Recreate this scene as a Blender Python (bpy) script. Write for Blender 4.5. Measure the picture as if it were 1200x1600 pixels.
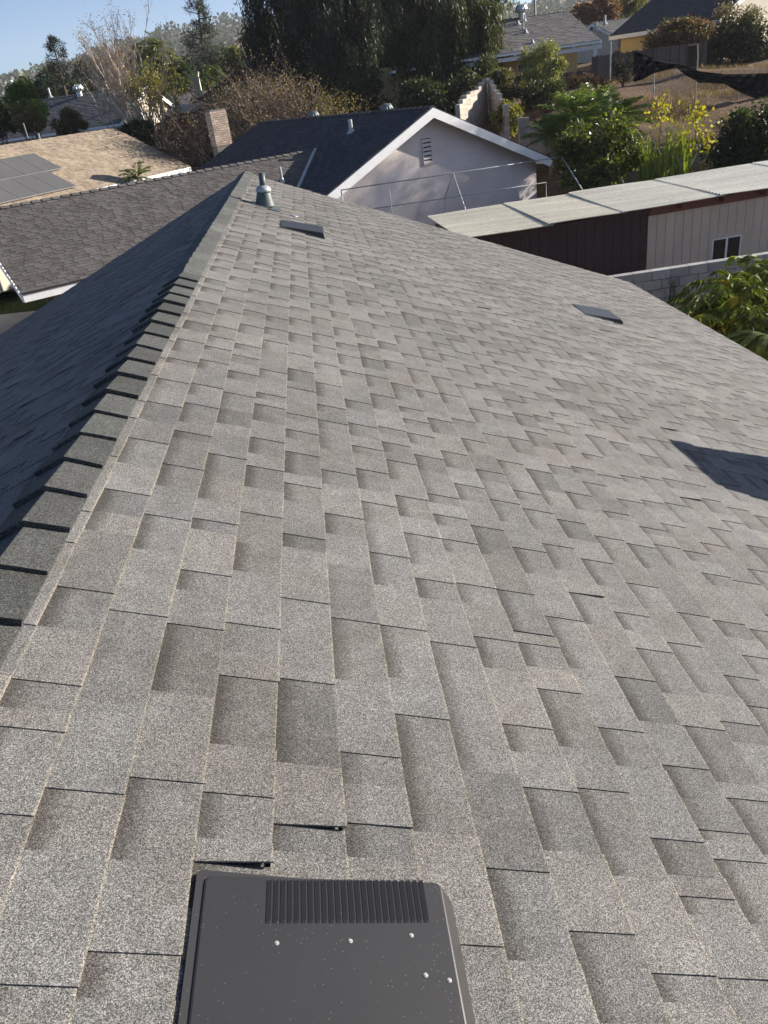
import bpy, math, random
import numpy as np
from mathutils import Vector, Matrix
for o in list(bpy.data.objects): bpy.data.objects.remove(o)
SC = bpy.context.scene
COL = SC.collection
R = math.radians
rng = np.random.default_rng(7)
random.seed(7)
# ------------------------------------------------------------------ camera
F_PX = 1200.0; PITCH = 0.5086; ROLL = -0.1418; YAW = 0.0321
CAM = np.array([0.9253, 0.0, 0.9517])
_f = np.array([math.sin(YAW)*math.cos(PITCH), math.cos(YAW)*math.cos(PITCH), -math.sin(PITCH)])
_r = np.array([math.cos(YAW), -math.sin(YAW), 0.0]); _u = np.cross(_r, _f)
CR = math.cos(ROLL)*_r + math.sin(ROLL)*_u; CU = -math.sin(ROLL)*_r + math.cos(ROLL)*_u; CF = _f
cam = bpy.data.cameras.new('camera'); co = bpy.data.objects.new('camera', cam); COL.objects.link(co)
cam.sensor_fit = 'VERTICAL'; cam.sensor_height = 36; cam.lens = 36*F_PX/1600; cam.clip_start = .05; cam.clip_end = 12000
co.matrix_world = Matrix(((CR[0], CU[0], -CF[0], CAM[0]), (CR[1], CU[1], -CF[1], CAM[1]), (CR[2], CU[2], -CF[2], CAM[2]), (0, 0, 0, 1)))
SC.camera = co
# ------------------------------------------------------------------ sky, sun, exposure
SUN_EL = R(18.5); SUN_AZ = R(76)          # azimuth clockwise from +Y
W = bpy.data.worlds.new('World'); SC.world = W; W.use_nodes = True
wn = W.node_tree.nodes; wl = W.node_tree.links
sky = wn.new('ShaderNodeTexSky'); sky.sky_type = 'NISHITA'; sky.sun_disc = False
sky.sun_elevation = SUN_EL; sky.sun_rotation = SUN_AZ; sky.altitude = 200; sky.air_density = 0.6; sky.dust_density = 0.8; sky.ozone_density = 3.0
bg = wn['Background']; bg.inputs[1].default_value = 0.077; wl.new(sky.outputs[0], bg.inputs[0])
sl = bpy.data.lights.new('sun', 'SUN'); sl.energy = 5.0; sl.angle = R(0.5); sl.color = (1.0, .92, .82)
so = bpy.data.objects.new('sun', sl); COL.objects.link(so)
SV = Vector((math.cos(SUN_EL)*math.sin(SUN_AZ), math.cos(SUN_EL)*math.cos(SUN_AZ), math.sin(SUN_EL)))
so.rotation_euler = SV.to_track_quat('Z', 'Y').to_euler()
so.location = (30, 5, 30)
SC.render.engine = 'CYCLES'
SC.view_settings.view_transform = 'Standard'; SC.view_settings.look = 'None'
SC.view_settings.exposure = 1.12; SC.view_settings.gamma = 1
SC.cycles.max_bounces = 6; SC.cycles.transparent_max_bounces = 8

# ------------------------------------------------------------------ helpers
def A(*v): return np.array(v, float)
def nrm(v): v = np.asarray(v, float); return v/np.linalg.norm(v)
Z = A(0, 0, 1)
def ray(px, py): return CF + CR*(px-600)/F_PX + CU*(800-py)/F_PX
def at_z(px, py, z): d = ray(px, py); return CAM + d*((z-CAM[2])/d[2])
def at_y(px, py, y): d = ray(px, py); return CAM + d*(y/d[1])       # point on that sight line at distance y down the garden
def project(P):
    d = np.asarray(P)-CAM; w = d@CF
    return np.stack([600+F_PX*(d@CR)/w, 800-F_PX*(d@CU)/w], -1), w
def azv(deg): a = R(deg); return A(math.sin(a), math.cos(a), 0), A(math.cos(a), -math.sin(a), 0)
def wloc(o):
    p = A(0, 0, 0)
    while o is not None: p = p + A(*o.location); o = o.parent
    return p
def tag(o, label=None, cat=None, group=None, kind=None):
    if label: o['label'] = label
    if cat: o['category'] = cat
    if group: o['group'] = group
    if kind: o['kind'] = kind
    return o
def thing(name, loc, label, cat, group=None):
    o = bpy.data.objects.new(name, None); COL.objects.link(o); o.location = tuple(loc); o.empty_display_size = .3
    return tag(o, label, cat, group)

class MB:
    def __init__(s): s.v = []; s.f = []; s.c = []; s.b = []
    def add(s, V, Fs, col=(1, 1, 1), band=None):
        n = len(s.v); s.v.extend([tuple(p) for p in V]); s.f.extend([tuple(i+n for i in f) for f in Fs])
        s.c.extend([tuple(col)]*len(V)); s.b.extend(band if band is not None else [0.]*len(V))
        return s
    def hexa(s, P, col=(1, 1, 1)):      # 8 points: bottom 0-3, top 4-7
        return s.add(P, [(3, 2, 1, 0), (4, 5, 6, 7), (0, 1, 5, 4), (1, 2, 6, 5), (2, 3, 7, 6), (3, 0, 4, 7)], col)
    def box(s, o, a, b, c, col=(1, 1, 1)):   # o corner, edge vectors
        o, a, b, c = map(np.asarray, (o, a, b, c))
        return s.hexa([o, o+a, o+a+b, o+b, o+c, o+a+c, o+a+b+c, o+b+c], col)
    def cbox(s, ctr, a, b, c, col=(1, 1, 1)):
        a, b, c = map(lambda q: np.asarray(q, float), (a, b, c)); return s.box(np.asarray(ctr)-(a+b+c)/2, a, b, c, col)
    def slab(s, poly, d, col=(1, 1, 1)):  # extrude polygon by d
        n = len(poly); poly = [np.asarray(p, float) for p in poly]
        V = poly+[p+d for p in poly]
        return s.add(V, [tuple(range(n))[::-1], tuple(range(n, 2*n))]+[(i, (i+1) % n, n+(i+1) % n, n+i) for i in range(n)], col)
    def tube(s, pts, rad, n=6, col=(1, 1, 1), cap=True):
        pts = [np.asarray(p, float) for p in pts]
        if np.isscalar(rad): rad = [rad]*len(pts)
        V = []; Fs = []
        for i, p in enumerate(pts):
            d = nrm(pts[min(i+1, len(pts)-1)]-pts[max(i-1, 0)]+1e-9)
            x = nrm(np.cross(d, A(.31, .17, .93) if abs(d[2]) < .9 else A(1, .1, 0))); y = np.cross(d, x)
            for k in range(n):
                t = 2*math.pi*k/n; V.append(p+rad[i]*(x*math.cos(t)+y*math.sin(t)))
        for i in range(len(pts)-1):
            for k in range(n):
                k2 = (k+1) % n; Fs.append((i*n+k, i*n+k2, (i+1)*n+k2, (i+1)*n+k))
        if cap: Fs.append(tuple(range(n))[::-1]); Fs.append(tuple((len(pts)-1)*n+k for k in range(n)))
        return s.add(V, Fs, col)
    def lathe(s, c, prof, ax=Z, n=16, col=(1, 1, 1), capb=True):   # prof (r,h)
        ax = nrm(ax); x = nrm(np.cross(ax, A(.3, 1, .1))); y = np.cross(ax, x); V = []; Fs = []
        for r, h in prof:
            for k in range(n):
                t = 2*math.pi*k/n; V.append(np.asarray(c)+ax*h+r*(x*math.cos(t)+y*math.sin(t)))
        for i in range(len(prof)-1):
            for k in range(n): k2 = (k+1) % n; Fs.append((i*n+k, i*n+k2, (i+1)*n+k2, (i+1)*n+k))
        Fs.append(tuple((len(prof)-1)*n+k for k in range(n)))
        if capb: Fs.append(tuple(range(n))[::-1])
        return s.add(V, Fs, col)
    def build(s, name, mat, parent=None, label=None, cat=None, group=None, kind=None, smooth=False):
        me = bpy.data.meshes.new(name)
        off = wloc(parent) if parent is not None else A(0, 0, 0)
        org = A(0, 0, 0)
        V = np.array(s.v, float)-off
        if parent is None:
            org = A((V[:, 0].min()+V[:, 0].max())/2, (V[:, 1].min()+V[:, 1].max())/2, V[:, 2].min()); V = V-org
        me.from_pydata(V.tolist(), [], s.f); me.update()
        a = me.attributes.new('Col', 'FLOAT_COLOR', 'POINT'); cc = np.ones((len(s.v), 4)); cc[:, :3] = np.array(s.c); a.data.foreach_set('color', cc.ravel())
        if any(s.b):
            a = me.attributes.new('Band', 'FLOAT', 'POINT'); a.data.foreach_set('value', np.array(s.b, float))
        if smooth: me.polygons.foreach_set('use_smooth', [True]*len(me.polygons))
        me.materials.append(mat)
        o = bpy.data.objects.new(name, me); COL.objects.link(o); o.location = tuple(org)
        if parent is not None: o.parent = parent
        return tag(o, label, cat, group, kind)

def quads_obj(name, V, C, mat, parent=None, kind=None, label=None):
    """V (N,4,3) quads with colour C (N,3): one mesh"""
    N = len(V); off = wloc(parent) if parent is not None else A(0, 0, 0)
    me = bpy.data.meshes.new(name); me.vertices.add(4*N); me.loops.add(4*N); me.polygons.add(N)
    me.vertices.foreach_set('co', (V-off).reshape(-1).astype(np.float32))
    me.loops.foreach_set('vertex_index', np.arange(4*N, dtype=np.int32))
    me.polygons.foreach_set('loop_start', np.arange(0, 4*N, 4, dtype=np.int32))
    try: me.polygons.foreach_set('loop_total', np.full(N, 4, dtype=np.int32))
    except Exception: pass
    me.update(calc_edges=True)
    a = me.attributes.new('Col', 'FLOAT_COLOR', 'POINT'); cc = np.ones((N, 4, 4)); cc[:, :, :3] = C[:, None, :]; a.data.foreach_set('color', cc.ravel())
    me.materials.append(mat); o = bpy.data.objects.new(name, me); COL.objects.link(o)
    if parent is not None: o.parent = parent
    return tag(o, label, None, None, kind)

def copy_of(o, loc, rotz=0., scale=None, parent=None):
    c = o.copy(); COL.objects.link(c); c.location = tuple(loc); c.rotation_euler = (0, 0, rotz)
    if scale is not None: c.scale = scale
    if parent is not None: c.parent = parent
    return c

# ------------------------------------------------------------------ materials
def newmat(name):
    m = bpy.data.materials.new(name); m.use_nodes = True; nt = m.node_tree
    return m, nt, nt.nodes, nt.links, nt.nodes['Principled BSDF']
def pos_noise(nt, scale, detail=4, rough=.55, stretch=None):
    g = nt.nodes.new('ShaderNodeNewGeometry'); n = nt.nodes.new('ShaderNodeTexNoise')
    n.inputs['Scale'].default_value = scale; n.inputs['Detail'].default_value = detail; n.inputs['Roughness'].default_value = rough
    if stretch:
        mp = nt.nodes.new('ShaderNodeMapping'); mp.inputs['Scale'].default_value = stretch; nt.links.new(g.outputs['Position'], mp.inputs['Vector']); nt.links.new(mp.outputs[0], n.inputs['Vector'])
    else: nt.links.new(g.outputs['Position'], n.inputs['Vector'])
    return n
def mixc(nt, a, b, fac, mode='MIX'):
    m = nt.nodes.new('ShaderNodeMix'); m.data_type = 'RGBA'; m.blend_type = mode
    for sock, v in ((m.inputs[6], a), (m.inputs[7], b), (m.inputs[0], fac)):
        if hasattr(v, 'is_output') or hasattr(v, 'links'): nt.links.new(v, sock)
        elif isinstance(v, (int, float)): sock.default_value = v
        else: sock.default_value = (*v, 1)
    return m.outputs[2]
def ramp(nt, src, stops):
    r = nt.nodes.new('ShaderNodeValToRGB'); el = r.color_ramp.elements
    while len(el) < len(stops): el.new(.5)
    for e, (p, c) in zip(el, stops): e.position = p; e.color = (*c, 1) if not np.isscalar(c) else (c, c, c, 1)
    nt.links.new(src, r.inputs[0]); return r.outputs[0]
def surf(name, col, rough=.8, var=.25, scale=3., fine=40., bump=0., metal=0., attr=False, stretch=None, spec=.4, dirt=None):
    m, nt, N, L, P = newmat(name)
    n1 = pos_noise(nt, scale, 5, .6, stretch); n2 = pos_noise(nt, fine, 3, .6)
    base = col
    if attr:
        at = N.new('ShaderNodeAttribute'); at.attribute_name = 'Col'; base = mixc(nt, at.outputs['Color'], col, 1., 'MULTIPLY')
    f1 = ramp(nt, n1.outputs['Fac'], [(.25, 1-var), (.75, 1+var*.6)])
    f2 = ramp(nt, n2.outputs['Fac'], [(.3, 1-var*.6), (.7, 1+var*.4)])
    c = mixc(nt, mixc(nt, base, f1, 1., 'MULTIPLY'), f2, 1., 'MULTIPLY')
    if dirt:
        n3 = pos_noise(nt, dirt[1], 6, .65); c = mixc(nt, c, dirt[0], ramp(nt, n3.outputs['Fac'], [(dirt[2], 0.), (dirt[2]+.16, 1.)]))
    L.new(c, P.inputs['Base Color']); P.inputs['Roughness'].default_value = rough; P.inputs['Metallic'].default_value = metal
    P.inputs['Specular IOR Level'].default_value = spec
    if bump:
        b = N.new('ShaderNodeBump'); b.inputs['Strength'].default_value = 1.; b.inputs['Distance'].default_value = bump
        L.new(n2.outputs['Fac'], b.inputs['Height']); L.new(b.outputs[0], P.inputs['Normal'])
    return m
def granule(name, mean, tint=(1, 1, 1), cell=430., contrast=1., band=(.49, .47, .455)):
    """asphalt shingle: mineral granules, tint per piece from Col, darker pigment band from Band"""
    m, nt, N, L, P = newmat(name)
    g = N.new('ShaderNodeNewGeometry'); v = N.new('ShaderNodeTexVoronoi'); v.inputs['Scale'].default_value = cell; L.new(g.outputs['Position'], v.inputs['Vector'])
    sp = N.new('ShaderNodeSeparateColor'); L.new(v.outputs['Color'], sp.inputs[0])
    k = contrast
    def cc(x): return tuple(mean*(1+(x-1)*k)*t for t in tint)
    gr = ramp(nt, sp.outputs[0], [(0., cc(.18)), (.3, cc(.55)), (.62, cc(1.05)), (.88, cc(1.9)), (1., cc(2.6))])
    at = N.new('ShaderNodeAttribute'); at.attribute_name = 'Col'
    c = mixc(nt, gr, at.outputs['Color'], 1., 'MULTIPLY')
    nl = pos_noise(nt, 1.3, 4, .6); c = mixc(nt, c, ramp(nt, nl.outputs['Fac'], [(.3, (.82, .82, .82)), (.7, (1.12, 1.12, 1.12))]), 1., 'MULTIPLY')
    nh = pos_noise(nt, 2.2, 3, .5); c = mixc(nt, c, mixc(nt, c, (.97, .95, .93), 1., 'MULTIPLY'), ramp(nt, nh.outputs['Fac'], [(.5, 0.), (.68, 1.)]))
    nm = pos_noise(nt, 14, 3, .6); c = mixc(nt, c, ramp(nt, nm.outputs['Fac'], [(.3, (.88, .87, .86)), (.7, (1.1, 1.1, 1.1))]), 1., 'MULTIPLY')
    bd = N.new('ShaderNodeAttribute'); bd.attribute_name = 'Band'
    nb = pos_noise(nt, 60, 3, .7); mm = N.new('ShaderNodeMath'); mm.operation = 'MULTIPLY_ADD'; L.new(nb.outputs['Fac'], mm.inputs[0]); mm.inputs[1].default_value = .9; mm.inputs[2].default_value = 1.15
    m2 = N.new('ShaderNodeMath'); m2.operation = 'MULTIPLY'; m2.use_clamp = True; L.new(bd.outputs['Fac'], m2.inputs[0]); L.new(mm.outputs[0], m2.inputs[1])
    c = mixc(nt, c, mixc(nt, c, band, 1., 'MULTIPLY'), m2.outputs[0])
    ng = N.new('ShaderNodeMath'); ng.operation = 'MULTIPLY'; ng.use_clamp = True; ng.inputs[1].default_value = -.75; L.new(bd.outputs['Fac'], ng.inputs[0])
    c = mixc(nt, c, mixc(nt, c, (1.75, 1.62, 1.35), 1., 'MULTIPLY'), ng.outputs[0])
    L.new(c, P.inputs['Base Color']); P.inputs['Roughness'].default_value = .9; P.inputs['Specular IOR Level'].default_value = .25
    return m
def leafmat(name, trans=.35, rough=.5, tint=(1, 1, 1)):
    m, nt, N, L, P = newmat(name)
    at = N.new('ShaderNodeAttribute'); at.attribute_name = 'Col'
    c = mixc(nt, at.outputs['Color'], tint, 1., 'MULTIPLY')
    L.new(c, P.inputs['Base Color']); P.inputs['Roughness'].default_value = rough; P.inputs['Specular IOR Level'].default_value = .35
    t = N.new('ShaderNodeBsdfTranslucent'); L.new(mixc(nt, c, (1.15, 1.25, .5), 1., 'MULTIPLY'), t.inputs['Color'])
    mx = N.new('ShaderNodeMixShader'); mx.inputs[0].default_value = trans
    L.new(P.outputs[0], mx.inputs[1]); L.new(t.outputs[0], mx.inputs[2]); L.new(mx.outputs[0], N['Material Output'].inputs[0])
    return m
def flat(name, col, rough=.5, metal=0., spec=.5):
    m, nt, N, L, P = newmat(name); P.inputs['Base Color'].default_value = (*col, 1); P.inputs['Roughness'].default_value = rough; P.inputs['Metallic'].default_value = metal; P.inputs['Specular IOR Level'].default_value = spec
    return m
M = {}
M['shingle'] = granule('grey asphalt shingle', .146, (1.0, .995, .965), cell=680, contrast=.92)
M['shingle_cap'] = granule('ridge cap shingle', .072, (.97, 1., .95), cell=500, contrast=.9)
M['shingle_brown'] = granule('brown grey shingle', .108, (1.0, .93, .88), cell=200, contrast=.6)
M['shingle_dark'] = granule('charcoal shingle', .06, (.92, .97, 1.08), cell=200, contrast=.6)
M['shingle_tan'] = granule('tan shingle', .31, (1.0, .83, .64), cell=150, contrast=.5)
M['shingle_far'] = granule('grey brown shingle', .17, (1.0, .95, .92), cell=120, contrast=.5)
M['shingle_slate'] = granule('slate grey shingle', .11, (.98, 1., 1.02), cell=120, contrast=.5)
M['stucco'] = surf('mauve grey stucco', (.76, .68, .64), .9, .16, .9, 26, .012, dirt=((.56, .49, .49), 1.3, .62))
M['white_paint'] = surf('white painted wood', (.80, .80, .79), .55, .07, 3, 18, .004)
M['dark_metal'] = surf('dark bronze painted metal', (.022, .020, .020), .5, .2, 3, 60)
M['galv'] = surf('galvanised steel', (.42, .45, .45), .5, .25, 5, 30, metal=.35)
M['galv_dark'] = surf('weathered turbine metal', (.16, .18, .18), .5, .3, 8, 40, metal=.4)
M['yellow_wall'] = surf('yellow stucco', (.62, .47, .22), .9, .12, 1, 20, .005)
M['cream_wall'] = surf('cream stucco', (.55, .50, .40), .9, .12, 1, 20, .005)
M['brown_wall'] = surf('brown stucco', (.20, .145, .11), .9, .2, 1, 20, .005)
M['brick'] = surf('tan brick', (.62, .51, .40), .9, .3, 6, 60, .002, attr=True)
M['mortar'] = surf('mortar', (.20, .185, .17), .95, .2, 5, 60)
M['block'] = surf('grey concrete block', (.42, .41, .39), .95, .2, 4, 90, .003, attr=True, dirt=((.25, .24, .23), 1.1, .66))
M['block_tan'] = surf('tan concrete block', (.46, .40, .33), .95, .2, 2, 50, .003, attr=True)
M['wood_dark'] = surf('dark brown siding', (.045, .022, .022), .7, .25, 3, 30, .002, attr=True, stretch=(8, 8, .6))
M['wood_beige'] = surf('beige siding', (.54, .46, .36), .75, .12, 2, 30, .002, attr=True)
M['wood_red'] = surf('red brown painted beam', (.16, .055, .035), .6, .3, 4, 30)
M['wood_grey'] = surf('weathered grey fence wood', (.095, .085, .08), .9, .4, 3, 20, .003, attr=True, stretch=(9, 9, .8))
M['wood_tan'] = surf('tan wooden gate', (.24, .17, .11), .8, .3, 3, 20, .003, attr=True, stretch=(9, 9, .8))
M['corr'] = surf('weathered corrugated roofing', (.62, .59, .50), .75, .22, 1.2, 14, dirt=((.33, .32, .27), 1.2, .6), attr=True, stretch=(.25, 2.5, 1), spec=.15)
M['glass'] = flat('dark window glass', (.01, .012, .015), .05, 0, .6)
M['vinyl'] = flat('white vinyl', (.78, .78, .77), .4)
M['solar'] = surf('solar panel glass', (.115, .112, .108), .5, .1, 1, 10, spec=.4)
M['alu'] = surf('aluminium', (.55, .55, .55), .4, .1, 4, 30, metal=.8)
M['dirt'] = surf('dry dirt', (.30, .21, .135), .95, .35, .35, 9, .05, dirt=((.20, .145, .09), .8, .5))
M['concrete'] = surf('concrete paving', (.34, .335, .32), .9, .2, .8, 20, .002)
M['lawn'] = surf('lawn soil', (.04, .06, .02), .95, .3, 2, 30)
M['black_cloth'] = surf('black shade cloth', (.012, .012, .014), 1., .3, 4, 60, spec=.05)
M['bark'] = surf('bark', (.13, .10, .08), .95, .35, 4, 30, .01, attr=True)
M['twig'] = surf('pale dry twigs', (1, 1, 1), .9, .25, 3, 30, attr=True)
M['leaf'] = leafmat('foliage', .32)
M['leaf_dry'] = leafmat('dry foliage', .2, .8)
M['leaf_gloss'] = leafmat('glossy foliage', .4, .36)
M['redfence'] = surf('dark red boards', (.13, .03, .025), .8, .3, 3, 20, attr=True)
M['hillwall'] = surf('pale far house wall', (.62, .58, .53), .9, .1, 1, 10)
M['hillroof'] = surf('far house roof', (.25, .16, .12), .9, .2, 1, 10)
M['bulb'] = flat('white bulb', (.85, .85, .85), .3)
M['orange'] = surf('terracotta coping', (.50, .24, .13), .85, .2, 4, 30)
M['slat'] = surf('pale patio cover slat', (.40, .37, .33), .8, .2, 2, 20)

M['pipe_metal'] = surf('dull teal grey flashing', (.10, .125, .125), .5, .3, 9, 50, metal=.15)
# vent paint with light speckles (granules stuck on it)
def vent_mat():
    m, nt, N, L, P = newmat('brown grey vent paint')
    n1 = pos_noise(nt, 6, 4, .6); base = mixc(nt, (.029, .028, .028), (.036, .035, .0345), n1.outputs['Fac'])
    g = N.new('ShaderNodeNewGeometry'); v = N.new('ShaderNodeTexVoronoi'); v.inputs['Scale'].default_value = 300; v.inputs['Randomness'].default_value = 1; L.new(g.outputs['Position'], v.inputs['Vector'])
    sp = N.new('ShaderNodeSeparateColor'); L.new(v.outputs['Color'], sp.inputs[0])
    n2 = pos_noise(nt, 9, 3, .6)
    thr = N.new('ShaderNodeMath'); thr.operation = 'MULTIPLY_ADD'; L.new(n2.outputs['Fac'], thr.inputs[0]); thr.inputs[1].default_value = -.34; thr.inputs[2].default_value = 1.125
    gt = N.new('ShaderNodeMath'); gt.operation = 'GREATER_THAN'; L.new(sp.outputs[0], gt.inputs[0]); L.new(thr.outputs[0], gt.inputs[1])
    # keep them tiny: only near the cell centre
    lt = N.new('ShaderNodeMath'); lt.operation = 'LESS_THAN'; L.new(v.outputs['Distance'], lt.inputs[0]); lt.inputs[1].default_value = .2
    mu = N.new('ShaderNodeMath'); mu.operation = 'MULTIPLY'; L.new(gt.outputs[0], mu.inputs[0]); L.new(lt.outputs[0], mu.inputs[1])
    L.new(mixc(nt, base, (.24, .225, .205), mu.outputs[0]), P.inputs['Base Color']); P.inputs['Roughness'].default_value = .38
    return m
M['vent'] = vent_mat()

# ------------------------------------------------------------------ terrain
GZ = -5.0
ctl = [(-60, -60, GZ), (0, -60, GZ), (60, -60, GZ), (-40, 0, GZ), (-14, 0, GZ), (0, 0, GZ), (12, 0, GZ), (25, 0, GZ-.3), (50, 0, GZ), (0, 18, GZ), (12, 16, GZ), (22, 16, GZ), (-15, 20, GZ), (5, 24, GZ), (12, 23, GZ), (18, 23, GZ), (-5, 33, GZ), (3, 34, GZ), (7, 30, GZ), (-9, 28, GZ), (0, 42, GZ+.1), (-12, 38, GZ+.4), (-18, 30, GZ+.4), (-22, 45, GZ+.9), (-12, 47, GZ+.9), (-30, 20, GZ), (11, 28, GZ+.1)]
for px, py in [(-150, 500), (0, 500), (60, 475), (-150, 540), (60, 520), (150, 560), (-60, 440), (10, 450), (-150, 450), (-250, 480)]: ctl.append(tuple(at_z(px, py, GZ-.12)))
for px, py, y in [(1060, 262, 27), (1180, 262, 27.5), (1150, 222, 30), (1000, 200, 33), (1100, 190, 34), (1040, 150, 39), (1120, 150, 39), (1180, 105, 46), (1060, 112, 44), (940, 135, 43), (880, 145, 42), (820, 160, 41), (1150, 88, 52), (1000, 98, 48), (860, 138, 50), (760, 130, 54), (1020, 75, 60), (1180, 60, 62)]:
    ctl.append(tuple(at_y(px, py, y)))
for px, py, y in [(600, 190, 52), (500, 190, 52), (420, 200, 52), (330, 215, 50), (240, 225, 47), (120, 225, 62), (200, 215, 66), (30, 225, 60), (400, 168, 70), (300, 185, 75), (100, 185, 95), (600, 150, 75), (800, 100, 80), (1000, 62, 85), (1200, 30, 90)]:
    ctl.append(tuple(at_y(px, py, y)))
CT = np.array(ctl)
def near_h(x, y):
    d2 = (x[..., None]-CT[:, 0])**2+(y[..., None]-CT[:, 1])**2+4.
    w = d2**-1.8; return (w*CT[:, 2]).sum(-1)/w.sum(-1)
def sm(a, b, t): t = np.clip((t-a)/(b-a), 0, 1); return t*t*(3-2*t)
def wob(x, y):
    return (np.sin(x*.0061+1.3)*np.cos(y*.0047+.4)+.6*np.sin(x*.0137+y*.0093)+.35*np.sin(x*.031-y*.027+2)+.2*np.sin(x*.067+y*.055))
def hgt(x, y):
    x = np.asarray(x, float); y = np.asarray(y, float)
    r = np.hypot(x, y); n = near_h(x, y)
    az = np.degrees(np.arctan2(x, y))
    el = 2.7+1.7*np.exp(-((az+6)/9.)**2)+1.2*sm(0, 40, az)
    crest = 900*np.tan(np.radians(el))
    far = -6+(crest+6)*sm(260, 950, r)*(.93+.06*wob(x, y))+sm(60, 250, r)*wob(x, y)*1.6
    far = far-sm(950, 1550, r)*30
    k = sm(75, 170, r)
    return n*(1-k)+far*k
def gz(x, y): return float(hgt(x, y))
rs = np.concatenate([np.linspace(0, 24, 14)[1:], 24*np.geomspace(1, 66, 86)[1:]])
na = 240
az_ = np.linspace(0, 2*np.pi, na, endpoint=False)
gx = rs[:, None]*np.sin(az_); gy = rs[:, None]*np.cos(az_)
gzv = hgt(gx, gy); mid = (rs[:, None] > 25) & (rs[:, None] < 75)
gzv = gzv+np.where(mid, .12*np.sin(gx*1.7+gy*.6)*np.sin(gy*1.3-gx*.4)+.08*np.sin(gx*3.1)*np.cos(gy*2.7), 0)
b = MB(); vv = np.stack([gx, gy, gzv], -1).reshape(-1, 3)
fs = [(i*na+k, (i+1)*na+k, (i+1)*na+(k+1) % na, i*na+(k+1) % na) for i in range(len(rs)-1) for k in range(na)]
vv = np.vstack([vv, [[0, 0, GZ]]]); fs += [(len(vv)-1, k, (k+1) % na) for k in range(na)]
b.add(vv, fs)
# ground: dirt near, dry scrub and brush green far away
def ground_mat():
    m, nt, N, L, P = newmat('dry ground and scrub')
    n1 = pos_noise(nt, .35, 6, .65); n2 = pos_noise(nt, 7, 4, .7)
    near = mixc(nt, (.10, .068, .043), (.25, .165, .105), ramp(nt, n1.outputs['Fac'], [(.35, 0.), (.65, 1.)]))
    near = mixc(nt, near, ramp(nt, n2.outputs['Fac'], [(.3, .55), (.7, 1.25)]), 1., 'MULTIPLY')
    n3 = pos_noise(nt, .02, 6, .6); far = mixc(nt, (.045, .055, .03), (.13, .115, .075), ramp(nt, n3.outputs['Fac'], [(.4, 0.), (.6, 1.)]))
    g = N.new('ShaderNodeNewGeometry'); ln = N.new('ShaderNodeVectorMath'); ln.operation = 'LENGTH'; L.new(g.outputs['Position'], ln.inputs[0])
    mr = N.new('ShaderNodeMapRange'); mr.inputs[1].default_value = 75; mr.inputs[2].default_value = 140; L.new(ln.outputs['Value'], mr.inputs[0])
    L.new(mixc(nt, near, far, mr.outputs[0]), P.inputs['Base Color']); P.inputs['Roughness'].default_value = .97; P.inputs['Specular IOR Level'].default_value = .1
    bp = N.new('ShaderNodeBump'); bp.inputs['Distance'].default_value = .12; L.new(n2.outputs['Fac'], bp.inputs['Height']); L.new(bp.outputs[0], P.inputs['Normal'])
    return m
b.build('ground', ground_mat(), kind='structure', smooth=True)

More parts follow.
